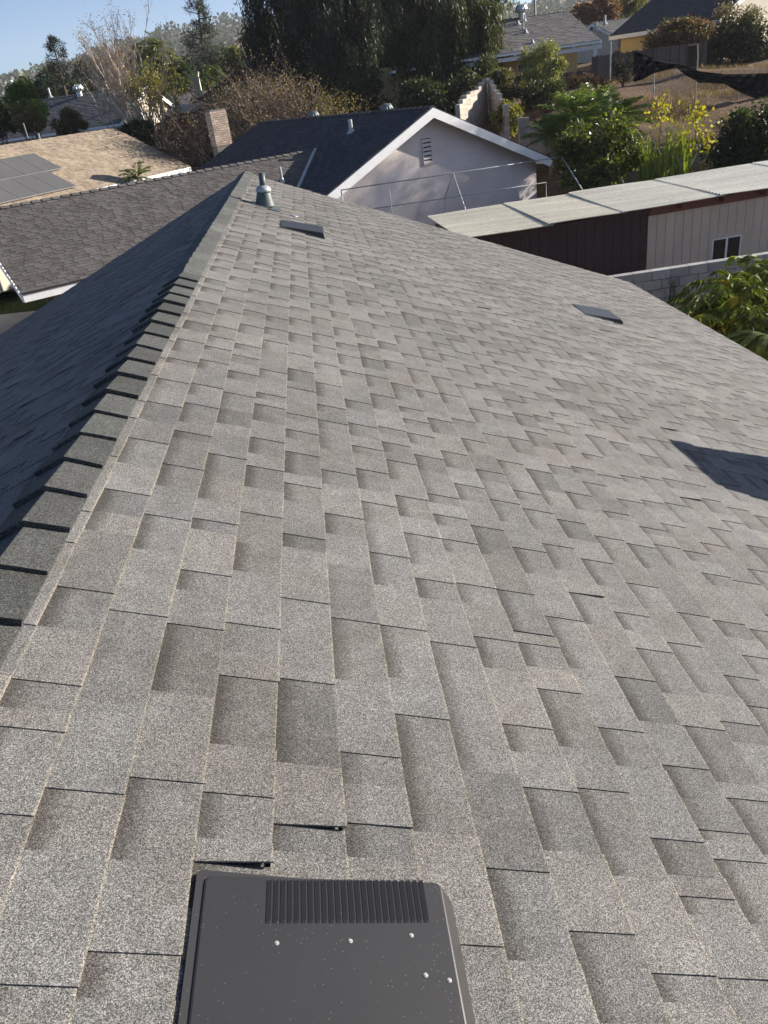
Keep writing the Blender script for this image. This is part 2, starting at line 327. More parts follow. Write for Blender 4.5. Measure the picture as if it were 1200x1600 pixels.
# ------------------------------------------------------------------ shingles
def shingle_pieces(O, U, S, N, u0, u1, slen, e=.143, tooth=(.07, .25), gap=(.06, .22), tg=.005, tt=.0034, seed=1, cols=None, lift=.0, s_start=0., band=True, bw=.38, forced=None, u1f=None):
    """laminated shingle courses. O ridge origin, U along ridge, S down slope, N normal. Returns (verts, faces, col, band)."""
    rg = np.random.default_rng(seed); out = []
    ncourse = int(math.ceil((slen-s_start)/e))
    NS = 4
    Fc = [(i, i+1, NS+i+1, NS+i) for i in range(NS-1)]+[(NS-1, 3*NS-1, 4*NS-1, 2*NS-1)]+[(i, 2*NS+i, 2*NS+i+1, i+1) for i in range(NS-1)]+[(NS+i, NS+i+1, 3*NS+i+1, 3*NS+i) for i in range(NS-1)]
    for k in range(ncourse):
        s0 = s_start+k*e; s1 = min(s0+e, slen); segs = []; ue = u1 if u1f is None else min(u1, u1f((s0+s1)/2))
        def fill(lo, hi, up):
            u = lo
            while u < hi-.012:
                w = rg.uniform(*(tooth if up else gap)); c = min(u+w, hi)
                if hi-c < .05: c = hi
                segs.append((u, c, up, 0.)); u = c
                up = not up if rg.random() < .93 else up
        def teeth(lo, hi):
            n = max(1, int(round((hi-lo)/.3))) if hi-lo > .02 else 0
            cuts = [lo]+[lo+(hi-lo)*(q+rg.uniform(-.2, .2))/n for q in range(1, n)]+[hi]
            for q in range(n): segs.append((cuts[q], cuts[q+1], True, 0.))
        fz = sorted(forced.get(k, [])) if forced else []
        if fz:
            fill(u0, fz[0][0]-.12, True); pos = fz[0][0]-.12
            for ye, yl, lf_ in fz:
                if yl <= pos+.02: continue
                ye = max(ye, pos); teeth(pos, ye); segs.append((ye, yl, False, 0.)); pos = yl
                segs.append((yl, yl+.05, True, lf_)); pos = yl+.05
            # join the marked start with the tooth that follows it
            fill(pos, ue, True)
            sg2 = []
            for a, c, up, lf_ in segs:
                if sg2 and sg2[-1][2] and up and abs(sg2[-1][1]-sg2[-1][0]-.05) < 1e-6: sg2[-1] = (sg2[-1][0], c, True, sg2[-1][3])
                else: sg2.append((a, c, up, lf_))
            segs[:] = sg2
        else: fill(u0-rg.uniform(0, .3), ue, rg.random() < .5)
        for a, c, up, lfx in segs:
            a = max(a, u0); c = min(c, ue)
            if c-a <= .008: continue
            h0, h1 = (tt, tt+tg*.9) if up else (.0006, tg)
            col = cols(rg, up); bnd = 0.
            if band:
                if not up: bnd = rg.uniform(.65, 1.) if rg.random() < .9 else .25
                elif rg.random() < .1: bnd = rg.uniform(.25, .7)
            j = rg.normal(0, .0012, 2); l0 = lfx; l1 = 0.
            if up and not fz and rg.random() < lift: l0 = rg.uniform(.003, .009)
            if up and rg.random() < lift*.3: l1 = rg.uniform(.002, .006)
            sA, sB = s1+j[0], s1+j[1]; lo = -.004
            st = lambda se: (s0-.004, s0+(s1-s0)*bw, se-.006, se)
            hs = [h0+(h1-h0)*q for q in (0, bw, .95, 1)]; lf = (0, .4, .95, 1)
            P = lambda uu, ss, hh: O+U*uu+S*ss+N*hh
            V = [P(a, q, h+l0*f) for q, h, f in zip(st(sA), hs, lf)]+[P(c, q, h+l1*f) for q, h, f in zip(st(sB), hs, lf)]
            V += [P(a, q, (h+l0*f-.0045) if l0 else lo) for q, h, f in zip(st(sA), hs, lf)]+[P(c, q, lo) for q in st(sB)]
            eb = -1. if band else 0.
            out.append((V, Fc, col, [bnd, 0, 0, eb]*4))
    return out
def pieces_obj(pieces, name, mat, parent, kind='stuff'):
    b = MB()
    for V, Fc, c, bd in pieces: b.add(V, Fc, c, bd)
    return b.build(name, mat, parent, kind=kind)
def vis_area(V):
    p, w = project(np.array([V[0], V[3], V[7], V[4]]))
    if (w < .2).any(): return 0
    c = p.mean(0)
    if not (-30 < c[0] < 1230 and -30 < c[1] < 1640): return 0
    x, y = p[:, 0], p[:, 1]
    return abs(np.dot(x, np.roll(y, 1))-np.dot(y, np.roll(x, 1)))/2
def split_pieces(pieces, n, name, mat, parent):
    ar = np.array([vis_area(p[0]) for p in pieces]); idx = np.argsort(-ar); top = set(int(i) for i in idx[:n] if ar[i] > 0)
    for i in idx[:n]:
        if ar[i] > 0: V, Fc, c, bd = pieces[i]; MB().add(V, Fc, c, bd).build(name, mat, parent)
    pieces_obj([p for i, p in enumerate(pieces) if i not in top], name, mat, parent)

def col_main(rg, up):
    base = rg.choice([1.08, 1.0, .9, .8], p=[.42, .36, .15, .07]) if up else rg.choice([1.0, .92, .84, .74], p=[.32, .34, .22, .12])
    base *= rg.uniform(.96, 1.04); t = rg.uniform(.0, .035)
    return (base*(1+t), base, base*(1-t*1.2))
def col_soft(rg, up):
    base = rg.uniform(.8, 1.15)*(1.04 if up else .92); t = rg.uniform(-.02, .03); return (base*(1+t), base, base*(1-t))
def col_tan(rg, up):
    base = rg.choice([1.1, 1., .9, .8], p=[.3, .35, .22, .13])*rg.uniform(.95, 1.05); return (base, base*rg.uniform(.94, 1.02), base*rg.uniform(.88, 1.0))

# ------------------------------------------------------------------ the near house (roof under the camera)
TH = 0.39738; CT_, ST_ = math.cos(TH), math.sin(TH)
L_END = 12.64; Y0 = -5.0; SL = 6.42
SR = A(CT_, 0, -ST_); NR = A(ST_, 0, CT_); SLf = A(-CT_, 0, -ST_); NL = A(-ST_, 0, CT_); UY = A(0, 1, 0)
house = thing('house', (0, 4, GZ), 'near house whose grey shingled gable roof fills the foreground', 'house')
def deck(S, N):
    b = MB(); d = -N*.09
    b.slab([A(0, Y0, 0)-N*.006, A(0, L_END, 0)-N*.006, A(0, L_END, 0)+S*SL-N*.006, A(0, Y0, 0)+S*SL-N*.006], d, (.8, .8, .8)); return b
slopeR = deck(SR, NR).build('roof_slope', M['shingle'], house, label='sunlit grey shingled slope of the near roof')
slopeL = deck(SLf, NL).build('roof_slope', M['shingle'], house, label='shaded dark blue-grey slope beyond the ridge caps')
# where the nearest tabs start and stop along their courses, as laid on this roof: (near edge of raised tab, far end of the tab before it, lift)
TABS = [(25, 1062, 1115, 0), (2, 1136, 1200, 0), (92, 917, 980, 0), (175, 954, 1095, 0), (265, 975, 1080, 0), (359, 974, 1017, 0), (444, 935, 988, 0), (347, 1056, 1163, 0), (440, 1061, 1192, 0), (520, 966, 1062, 0), (535, 1176, 1225, 0),
        (212, 1216, 1345, 0), (82, 1233, 1330, 0), (2, 1274, 1330, 0), (325, 1239, 1330, 0), (434, 1289, 1330, .009), (545, 1287, 1340, .002), (600, 978, 1060, 0), (672, 1003, 1205, 0), (735, 994, 1043, 0), (802, 1003, 1042, 0), (845, 962, 1045, 0), (877, 924, 975, .005), (767, 920, 985, 0), (615, 1116, 1300, 0), (780, 1131, 1175, 0), (830, 1075, 1168, 0), (952, 1056, 1127, 0), (927, 1136, 1197, 0),
        (812, 1230, 1330, 0), (895, 1231, 1370, 0), (1027, 1195, 1247, 0), (1007, 1309, 1365, 0), (1082, 1296, 1330, 0), (1125, 1246, 1335, 0), (1057, 1133, 1225, 0), (1152, 1101, 1160, 0), (987, 1012, 1083, 0), (1030, 1002, 1083, 0), (1120, 1054, 1092, 0), (1145, 1022, 1054, 0), (1045, 955, 1005, 0), (945, 954, 985, 0), (1100, 967, 995, 0), (967, 909, 950, 0), (758, 1357, 1502, 0), (721, 1478, 1530, 0), (1106, 1342, 1445, 0), (1052, 1400, 1430, 0), (885, 1455, 1600, 0), (1010, 1521, 1568, .001), (1108, 1528, 1600, .001), (150, 1488, 1560, 0), (5, 1540, 1590, 0), (322, 1349, 1420, .014)]
def on_slope(px, py): d = ray(px, py); q = CAM-d*((CAM@NR)/(d@NR)); return float(q@SR), float(q[1])
forced = {}
for px, py, pe, lf_ in TABS:
    s_, yl = on_slope(px, py); k_ = int(math.floor((s_+.035)/.143)); ys_ = np.linspace(.2, yl, 400); pp = np.array([project(A(0, q, 0)+SR*(k_*.143))[0][1] for q in ys_]); forced.setdefault(k_, []).append((float(ys_[np.argmin(abs(pp-pe))]), yl, lf_))
pr = shingle_pieces(A(0, 0, 0), UY, SR, NR, Y0, L_END+.02, SL+.02, seed=11, cols=col_main, lift=.022, forced=forced)
pl = shingle_pieces(A(0, 0, 0), UY, SLf, NL, Y0, L_END+.02, SL+.02, seed=12, cols=col_main, lift=.05)
arR = [vis_area(p[0]) for p in pr]; arL = [vis_area(p[0]) for p in pl]
thr = sorted(arR+arL, reverse=True)[299]
for pcs, ar, par in ((pr, arR, slopeR), (pl, arL, slopeL)):
    rest = []
    for p, a in zip(pcs, ar):
        if a >= thr: MB().add(*p).build('shingle', M['shingle'], par)
        else: rest.append(p)
    pieces_obj(rest, 'shingle', M['shingle'], par)
# ridge caps: near run laps towards the camera, far run laps away
def ridge_cap(y, butt_near, par, seed):
    rg = np.random.default_rng(seed); hw = .114; ex = .215; ln = ex+.07
    yb, yt = (y, y+ln) if butt_near else (y+ex, y+ex-ln)
    hb, ht = .026+rg.normal(0, .0025), .006
    prof = [(-hw, 0), (-.05, 0), (-.006, -.001), (0, -.0015), (.006, -.001), (.05, 0), (hw, 0)]
    V = []; n = len(prof); sk = rg.normal(0, .007)
    for yy, h in ((yb, hb), ((yb+yt)/2, (hb+ht)*.52), (yt, ht)):
        for x, dz in prof:
            S, N = (SR, NR) if x >= 0 else (SLf, NL)
            V.append(A(0, yy+sk*(x/hw), 0)+S*abs(x)+(N*(h+dz) if abs(x) > .03 else Z*(h/CT_+dz)))
    m = len(V)
    for i in range(n):       # underside of the butt
        x, dz = prof[i]; S, N = (SR, NR) if x >= 0 else (SLf, NL)
        V.append(A(0, yb+sk*(x/hw), 0)+S*abs(x)+N*(.002))
    for yy, h in (((yb+yt)/2, 0), (yt, 0)):
        for x in (-hw, hw):
            S, N = (SR, NR) if x >= 0 else (SLf, NL); V.append(A(0, yy+sk*(x/hw), 0)+S*abs(x)+N*.003)
    Fs = [(r*n+i, r*n+i+1, (r+1)*n+i+1, (r+1)*n+i) for r in range(2) for i in range(n-1)]
    Fs += [(i, m+i, m+i+1, i+1) for i in range(n-1)]
    Fs += [(n-1, m+n-1, m+n+1, 2*n-1), (2*n-1, m+n+1, m+n+3, 3*n-1), (0, n, m+n, m), (n, 2*n, m+n+2, m+n)]
    c = rg.uniform(.82, 1.18)*(.95 if butt_near else 1.4); b = MB(); b.add(V, Fs, (c, c*rg.uniform(.98, 1.03), c)); return b.build('ridge_cap', M['shingle_cap'], par)  # far run coloured lighter: its brightness at grazing light is put into the colour
y = Y0; i = 0
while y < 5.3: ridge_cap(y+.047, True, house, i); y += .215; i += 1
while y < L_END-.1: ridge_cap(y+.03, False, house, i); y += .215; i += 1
# eaves, walls and the chimney out of frame to the right that throws its shadow on the slope
for S, N in ((SR, NR), (SLf, NL)):
    e0 = A(0, Y0, 0)+S*(SL+.004); b = MB(); b.box(e0-N*.012+A(0, 0, -.17), A(0, L_END-Y0, 0), A(math.copysign(.03, S[0]), 0, 0), A(0, 0, .165)); b.build('fascia', M['white_paint'], house)
    w = S*(SL-.6)
    b = MB(); b.box(A(w[0], Y0+.3, GZ), A(math.copysign(.12, -S[0]), 0, 0), A(0, L_END-Y0-.6, 0), A(0, 0, w[2]-.12-GZ)); b.build('wall', M['cream_wall'], house)
    b = MB(); b.slab([A(0, L_END, 0)-Z*.12, A(0, L_END, 0)+S*SL-Z*.12, A(0, L_END, 0)+S*SL-Z*.30, A(0, L_END, 0)-Z*.30], A(0, -.03, 0)); b.build('rake_board', M['white_paint'], house)
b = MB(); x1 = CT_*(SL-.6); z1 = -ST_*(SL-.6)-.12
b.slab([A(-x1, L_END-.3, GZ), A(x1, L_END-.3, GZ), A(x1, L_END-.3, z1), A(0, L_END-.3, -.15), A(-x1, L_END-.3, z1)], A(0, -.1, 0)); b.build('wall', M['cream_wall'], house)
b = MB(); b.box(A(5.02, 4.14, -2.6), A(.55, 0, 0), A(0, .55, 0), A(0, 0, 2.09)); b.box(A(4.98, 4.10, -.55), A(.63, 0, 0), A(0, .63, 0), A(0, 0, .08))
b.build('chimney', M['brick'], house, label='chimney outside the view that shades the right of the slope')

# ------------------------------------------------------------------ low profile roof vents
def P3(s, yy, h): return A(0, yy, 0)+SR*s+NR*h
def rrect(s0, s1, y0, y1, r, n=5):
    pts = []
    for cs, cy, a0 in ((s1-r, y1-r, 0), (s0+r, y1-r, 90), (s0+r, y0+r, 180), (s1-r, y0+r, 270)):
        for k in range(n+1): t = R(a0+90*k/n); pts.append((cs+r*math.cos(t), cy+r*math.sin(t)))
    return pts
def roof_vent(s0, s1, y0, y1, h0, h1, label, detail):
    t = thing('roof_vent', P3((s0+s1)/2, (y0+y1)/2, 0), label, 'roof vent', 'low metal roof vents')
    hh = lambda s: h0+(h1-h0)*(s-s0)/(s1-s0)
    b = MB(); top = rrect(s0, s1, y0, y1, .013); mid_ = rrect(s0-.002, s1+.004, y0-.004, y1+.002, .014); bot = rrect(s0+.012, s1+.034, y0-.012, y1+.004, .018); n = len(top)
    inn = rrect(s0+.003, s1-.003, y0+.003, y1-.003, .012)
    V = [P3(s, yy, hh(s)) for s, yy in inn]+[P3(s, yy, hh(s)-.0012) for s, yy in top]+[P3(s, yy, hh(s)-.006) for s, yy in mid_]+[P3(s, yy, .009) for s, yy in bot]
    Fs = [tuple(range(n))]+[(k*n+(i+1) % n, k*n+i, (k+1)*n+i, (k+1)*n+(i+1) % n) for k in range(3) for i in range(n)]
    Fs = [f[::-1] for f in Fs[1:]]+[Fs[0]]
    b.add(V, Fs); body = b.build('hood', M['vent'], t)
    b = MB(); fl = rrect(s0-.015, s1+.01, y0-.05, y1+.012, .012); b.slab([P3(s, yy, .0105) for s, yy in fl], -NR*.0025); b.build('flange', M['vent'], t)
    if detail:
        nl = 24; sa, sb = s0+.107, s1-.032
        for k in range(nl):
            sc = sa+(sb-sa)*(k+.5)/nl; w = (sb-sa)/nl; ya, yb = .822, .905; ym = lambda q: ya+(yb-ya)*q; dy = (sc-.86)*.03
            h = hh(sc); b = MB(); V = []; q = [0, .05, .95, 1]; hs = [.0004, .0038, .0038, .0004]
            for qq, hz in zip(q, hs): V += [P3(sc-w*.48, ym(qq)+dy, h+.0003), P3(sc+w*.18, ym(qq)+dy, h+.0003+hz), P3(sc+w*.24, ym(qq)+dy, h+.0001)]
            Fs = []
            for i in range(3): Fs += [(i*3, i*3+1, i*3+4, i*3+3), (i*3+1, i*3+2, i*3+5, i*3+4)]
            Fs += [(0, 2, 1), (9, 10, 11)]; b.add(V, Fs); b.build('louver', M['vent_dark'], t)
        for s, yy in ((.722, .783), (.845, .789), (.952, .801), (.967, .733), (1.006, .725)):
            b = MB(); b.lathe(P3(s, yy, hh(s)), [(.004, 0), (.004, .0007), (.0026, .0008), (.0024, .0016), (.001, .0017)], NR, 10); b.build('screw', M['screw'], t, smooth=False)
    return t
M['vent_dark'] = surf('louver paint', (.034, .0335, .034), .5, .1, 6, 80)
M['screw'] = flat('zinc screw', (.3, .3, .29), .6, .2)
roof_vent(.595, 1.022, .49, .905,   .014, .050, 'dark metal vent with louver slots in the near foreground', True)
roof_vent(.615, 1.045, 8.42, 8.86, .015, .06, 'small black vent just below the flared vent pipe near the ridge', False)
roof_vent(3.98, 4.42, 8.14, 8.58, .012, .05, 'flat grey vent alone on the far right of the sunlit slope', False)

# flared vent pipe near the ridge end
c0 = P3(.40, 9.62, 0)
vp = thing('vent_pipe', c0, 'galvanised vent pipe with flared flashing near the far ridge end', 'vent pipe')
b = MB(); b.slab([P3(.25, 9.46, .012), P3(.58, 9.46, .012), P3(.58, 9.79, .012), P3(.25, 9.79, .012)], -NR*.003); b.build('flashing', M['pipe_metal'] if 'pipe_metal' in M else M['galv'], vp)
ax = nrm(Z*.8+NR*.2)
b = MB(); b.lathe(c0, [(.118, 0), (.114, .015), (.085, .13), (.078, .155)], ax, 28); b.build('cone', M['pipe_metal'], vp, smooth=True)
b = MB(); b.lathe(c0+ax*.16, [(.084, 0), (.09, .012), (.085, .036), (.06, .062), (.038, .07)], ax, 28, capb=True); b.build('storm_collar', M['galv'], vp, smooth=True)
b = MB(); b.tube([c0+ax*.15, c0+ax*.36], .036, 20); b.build('pipe', M['pipe_metal'], vp, smooth=True)
b = MB(); b.lathe(P3(.74, 9.47, .01), [(.05, 0), (.045, .004), (.02, .006)], NR, 12); b.build('sealant_patch', M['alu'], vp)

# ------------------------------------------------------------------ generic gable house
def gable(t, R0, az, L, w1, w2, p1, p2, ov, gzv, roofmat, cols, wallmat, trim, seed, e=.15, shingles=True, tooth=(.2, .5), gapd=(.15, .45), n_ind=0, ridge=True, rake=(1, 1), walls=True, thick=.1, rake_h=.2, eave_h=.17, cut=False):
    """ridge starts at R0 and runs along az for L; w1/w2 half widths to left/right; overhang ov at ends and eaves."""
    u, v = azv(az); R0 = np.asarray(R0, float)
    slopes = []
    for sg, w, p in ((-1, w1, p1), (1, w2, p2)):
        S = nrm(v*sg*math.cos(p)-Z*math.sin(p)); N = nrm(v*sg*math.sin(p)+Z*math.cos(p)); sl_ = w/math.cos(p)
        Lc = L-w if cut else L
        b = MB(); b.slab([R0-N*.008, R0+u*L-N*.008, R0+u*Lc+S*sl_-N*.008, R0+S*sl_-N*.008], -N*thick, (.8, .8, .8)); sp = b.build('roof_slope', roofmat, t)
        slopes.append(sp)
        if shingles:
            pcs = shingle_pieces(R0, u, S, N, 0, L, sl_, e=e, tooth=tooth, gap=gapd, tg=.009, tt=.008, seed=seed+sg, cols=cols, band=False, u1f=(lambda q: L-q*math.cos(p)) if cut else None)
            if n_ind and sg == 1: split_pieces(pcs, n_ind, 'shingle', roofmat, sp)
            else: pieces_obj(pcs, 'shingle', roofmat, sp)
        # eave fascia
        eo = R0+S*(sl_+.004)-N*.02
        b = MB(); b.box(eo-Z*eave_h, u*Lc, v*sg*.035, Z*eave_h); b.build('fascia', trim, t)
        for endk, q0, d in ((0, R0, -u), (1, R0+u*L, u)):
            if not rake[endk]: continue
            tp = -N*.03
            b = MB(); pr0 = q0+d*.003+Z*(-.03/math.cos(p)); pr1 = q0+S*sl_+d*.003+Z*(-.03/math.cos(p))
            b.slab([pr0, pr1, pr1-Z*rake_h, pr0-Z*rake_h], d*.035); b.build('rake_board', trim, t)
    if ridge:
        n = int(L/.3)
        for k in range(n):
            q = R0+u*(L*k/n); c = random.uniform(.85, 1.15); b = MB(); V = []
            for j, (uu, h) in enumerate(((0, .045), (L/n*1.1, .018))):
                for x in (-.15, 0, .15):
                    pp = p1 if x < 0 else p2; V.append(q+u*uu+v*x+Z*(h-abs(x)*math.tan(pp)))
            V += [V[0]-Z*.03, V[1]-Z*.03, V[2]-Z*.03]
            b.add(V, [(0, 1, 4, 3), (1, 2, 5, 4), (0, 6, 7, 1), (1, 7, 8, 2)], (c, c, c)); b.build('ridge_cap', roofmat, t)
    if walls:
        a0, a1 = R0+u*ov, R0+u*(L-ov); W1, W2 = w1-ov, w2-ov
        z1 = R0[2]-W1*math.tan(p1)-thick-.05; z2 = R0[2]-W2*math.tan(p2)-thick-.05; zt = R0[2]-thick-.06
        b = MB()
        def wp(q, x, z): r = q+v*x; return A(r[0], r[1], z)
        for q, d in ((a0, u), (a1, -u)):
            b.slab([wp(q, -W1, gzv), wp(q, W2, gzv), wp(q, W2, z2), wp(q, 0, zt), wp(q, -W1, z1)], d*.15)
        b.slab([wp(a0, -W1, gzv), wp(a1, -W1, gzv), wp(a1, -W1, z1), wp(a0, -W1, z1)], v*.147)
        b.slab([wp(a0, W2, gzv), wp(a1, W2, gzv), wp(a1, W2, z2), wp(a0, W2, z2)], -v*.147)
        b.build('wall', wallmat, t)
    return slopes, u, v
def turbine(c, par, s=1., mat=None, name='turbine_vent'):
    mat = mat or M['galv_dark']
    b = MB(); b.lathe(c, [(.13*s, -.1*s), (.13*s, .12*s), (.2*s, .14*s), (.24*s, .24*s), (.22*s, .34*s), (.14*s, .41*s), (.03*s, .43*s)], Z, 14); o = b.build(name, mat, par)
    for k in range(14):
        a = 2*math.pi*(k+.5)/14; d = A(math.cos(a), math.sin(a), 0); b = MB(); b.tube([c+d*.215*s+Z*.14*s, c+d*.255*s+Z*.24*s, c+d*.16*s+Z*.405*s], .012*s, 4); b.build('fin', mat, o)
    return o
def stack(c, h, r, par, mat=None, boot=True, name='vent_pipe'):
    b = MB(); b.tube([c-Z*.15, c+Z*h], r, 10)
    if boot: b.lathe(c-Z*.05, [(r*2.6, 0), (r*1.3, .12), (r*1.05, .16)], Z, 10)
    return b.build(name, mat or M['galv'], par, smooth=False)

# ------------------------------------------------------------------ neighbour with mauve gable wall (house with the wing)
azA = -29.5; pA = R(23.4); uA, vA = azv(azA); RA = A(5.36, 28.69, -.03)
hA = thing('house', (3, 33, GZ), 'neighbouring house with mauve gable wall, white rake boards and dark roof', 'house')
gable(hA, RA, azA, 12.8, 5.61+.25, 5.61, pA, pA, .45, GZ, M['shingle_dark'], col_soft, M['stucco'], M['white_paint'], 31, rake_h=.30, tooth=(.2, .4), gapd=(.15, .35))
# louvered gable vent
gv = at_y(668, 221, 28.69); dn = -uA
q = RA+vA*(-.05)+uA*.45; 
cV = q+A(0, 0, -1.35)+dn*.02
b = MB()
for sx, sy, wx, wy in ((-.19, 0, .03, .86), (.19, 0, .03, .86), (0, .42, .41, .03), (0, -.42, .41, .03)): b.cbox(cV+vA*sx+Z*sy, vA*wx, dn*.05, Z*wy)
gvo = b.build('gable_vent', M['stucco'], hA)
b = MB(); b.cbox(cV-dn*.015, vA*.36, dn*.01, Z*.82); b.build('backing', M['dark_metal'], gvo)
for k in range(6):
    zc = -.34+k*.136; b = MB(); b.slab([cV+vA*-.175+Z*(zc-.05)+dn*.03, cV+vA*.175+Z*(zc-.05)+dn*.03, cV+vA*.175+Z*(zc+.03)-dn*.012, cV+vA*-.175+Z*(zc+.03)-dn*.012], Z*.012); b.build('slat', M['stucco'], gvo)
# wing with the brown-grey roof facing us
WO, WD, WH, WLn = 4.35, .94, 4.25, 14.33
wr = RA+uA*WO-Z*WD; x0 = WD/math.tan(pA)
uw_, vw_ = azv(azA+90)
Rw = wr-vA*WLn        # ridge left end; runs along +v (azimuth azA+90)
gable(hA, Rw, azA+90, WLn-x0+.12, WH, WH, pA, pA, .45, GZ, M['shingle_brown'], col_soft, M['stucco'], M['white_paint'], 41, n_ind=300, cut=True, walls=False, rake=(1, 0), ridge=True, tooth=(.13, .30), gapd=(.11, .28), rake_h=.2, eave_h=.22)
eo_ = Rw+vw_*(WH+.012)-Z*(WH*math.tan(pA)+.035); MB().box(eo_, uw_*(WLn-x0-WH), vw_*.05, Z*.035).build('drip_edge', M['dark_metal'], hA)
# valley flashing strip
va = wr-vA*(x0)+Z*.02; Sm = nrm(-vA*math.cos(pA)-Z*math.sin(pA)); Nm = nrm(-vA*math.sin(pA)+Z*math.cos(pA))
vb = wr-vA*(x0+4.)-uA*4.-Z*4.*math.tan(pA)+Z*.02
sd = nrm(np.cross(vb-va, Z)); b = MB(); b.slab([va-sd*.05, va+sd*.05, vb+sd*.05, vb-sd*.05], Nm*.03); b.build('valley_flashing', M['galv'], hA)
# turbines and pipes
def onplane(px, py, Q, N): d = ray(px, py); return CAM+d*(((Q-CAM)@N)/(d@N))
for px in (490, 604):
    ks = np.linspace(0, 12.8, 400); xs = np.array([project(RA+uA*k_+vA*.35)[0][0] for k_ in ks]); k_ = ks[np.argmin(abs(xs-px))]
    turbine(RA+uA*k_+vA*.35-Z*.2, hA, .98)
stack(onplane(549, 206, RA, Nm), .40, .075, hA)
Nw = nrm(-uA*math.sin(pA)+Z*math.cos(pA))
stack(onplane(441, 283, wr, Nw), .45, .045, hA)
# brick chimney at the far end of the dark slope
cc = onplane(347, 226, RA, Nm)
ch = MB().cbox(cc+Z*.2, uA*.52, vA*.78, Z*2.5).build('chimney', M['mortar'], hA, label='tan brick chimney at the far edge of the dark roof')
bs = .0; rowh = .088
for r_ in range(16):
    zz = cc[2]-.02+r_*rowh; off = (r_ % 2)*.11
    for d, n_, w_, t_ in ((-uA, vA, .78, .26), (vA, uA, .52, .39), (-vA, uA, .52, .39)):
        xs = -w_/2-off+(0 if off else 0)
        while xs < w_/2-.01:
            a = max(xs, -w_/2-.012); e_ = min(xs+.21, w_/2+.012)
            if e_-a > .03:
                g = random.uniform(.7, 1.15); b = MB(); b.cbox(cc+A(0, 0, zz-cc[2]+.038)+d*(t_+.006)+n_*((a+e_)/2), n_*(e_-a), d*.02, Z*.074, (g, g*random.uniform(.9, 1), g*random.uniform(.85, 1))); b.build('brick', M['brick'], ch)
            xs += .222
# string of bulbs along the wing's end rake
uw, vw = azv(azA+90)
for k in range(26):
    s = .2+k*.165; p_ = Rw+vw*s*1.0-Z*s*math.tan(pA)-uw*.05+Z*random.uniform(-.02, .03)
    if s > WH+.05: break
    b = MB(); b.lathe(p_-Z*.03, [(.008, 0), (.028, .02), (.03, .045), (.012, .075)], Z, 6); b.build('light_bulb', M['bulb'], hA)
# post and boards below the wing's eave
ne = Rw+vw*(WH-.9)
b = MB(); q = Rw+uw*2.6-vw*(WH-.6); b.box(A(q[0], q[1], GZ), uw*9.5, vw*(2*WH-1.55), Z*(Rw[2]-WH*math.tan(pA)-.1-GZ)); b.build('wall', M['stucco'], hA)
for k in range(16):
    o_ = ne+uw*(.7+k*.3)+vw*.03; b = MB(); g = random.uniform(.8, 1.15); b.box(A(o_[0], o_[1], GZ), uw*.285, vw*.025, Z*2.0, (g, g, g)); b.build('siding_board', M['wood_tan'], hA)
b = MB(); o_ = Rw+vw*(WH-.55)+uw*.75; b.cbox(A(o_[0], o_[1], GZ+1.05), uw*.16, vw*.16, Z*2.1); b.build('post', M['wood_grey'], hA)

# ------------------------------------------------------------------ tan roofed house with solar panels
azB = 33.; uB, vB = azv(azB); zB = -1.6
EB = at_z(297, 260, zB)
def solveB():
    best = None
    for w in np.arange(3, 14, .1):
        for p in np.arange(8, 26, .25):
            q = EB-vB*w+Z*w*math.tan(R(p)); px, _ = project(q); d = np.hypot(*(px-A(180, 196)))
            if best is None or d < best[0]: best = (d, w, R(p))
    return best
_, wB, pB = solveB()
RBe = EB-vB*wB+Z*wB*math.tan(pB); LB = 26.
hB = thing('house', tuple(EB[:2]-uB[:2]*10-vB[:2]*4)+(zB-2.7,), 'house at left with sunlit tan shingle roof carrying solar panels', 'house')
gable(hB, RBe-uB*LB, azB, LB, wB, wB, pB, pB, .4, zB-2.9, M['shingle_tan'], col_tan, M['cream_wall'], M['white_paint'], 51, tooth=(.15, .4), gapd=(.12, .32), ridge=False, eave_h=.2)
SB = nrm(vB*math.cos(pB)-Z*math.sin(pB)); NB = nrm(vB*math.sin(pB)+Z*math.cos(pB))
def onB(px, py, h=0.):
    d = ray(px, py); t = ((RBe+NB*h-CAM)@NB)/(d@NB); return CAM+d*t
q1 = onB(97, 262, .1); q2 = onB(119, 290, .1); q0 = onB(50, 240, .1)
PLEN = np.linalg.norm(q1-q0); PWID = 1.02*PLEN/1.68
for row, (cr, n) in enumerate(((q1, 6), (q2, 6))):
    for k in range(n):
        o_ = cr-uB*(PWID+.02)*(k+1)-SB*PLEN; b = MB(); b.box(o_-NB*.04, uB*PWID, SB*PLEN*.985, NB*.04); p_ = b.build('solar_panel', M['solar'], hB)
        b = MB()
        for a_, d_, l_ in ((o_, uB, PWID), (o_+SB*PLEN*.965, uB, PWID), (o_, SB, PLEN*.985), (o_+uB*(PWID-.02), SB, PLEN*.985)):
            pass
    b = MB(); b.box(cr-uB*(PWID+.02)*n-SB*.0-NB*.035, uB*(PWID+.02)*n, SB*.03, NB*.04); b.build('rail', M['alu'], hB)
for px, py, h, r in ((42, 211, .5, .035), (61, 216, .2, .07)):
    stack(onB(px, py), h, r, hB, M['galv_dark'], False)

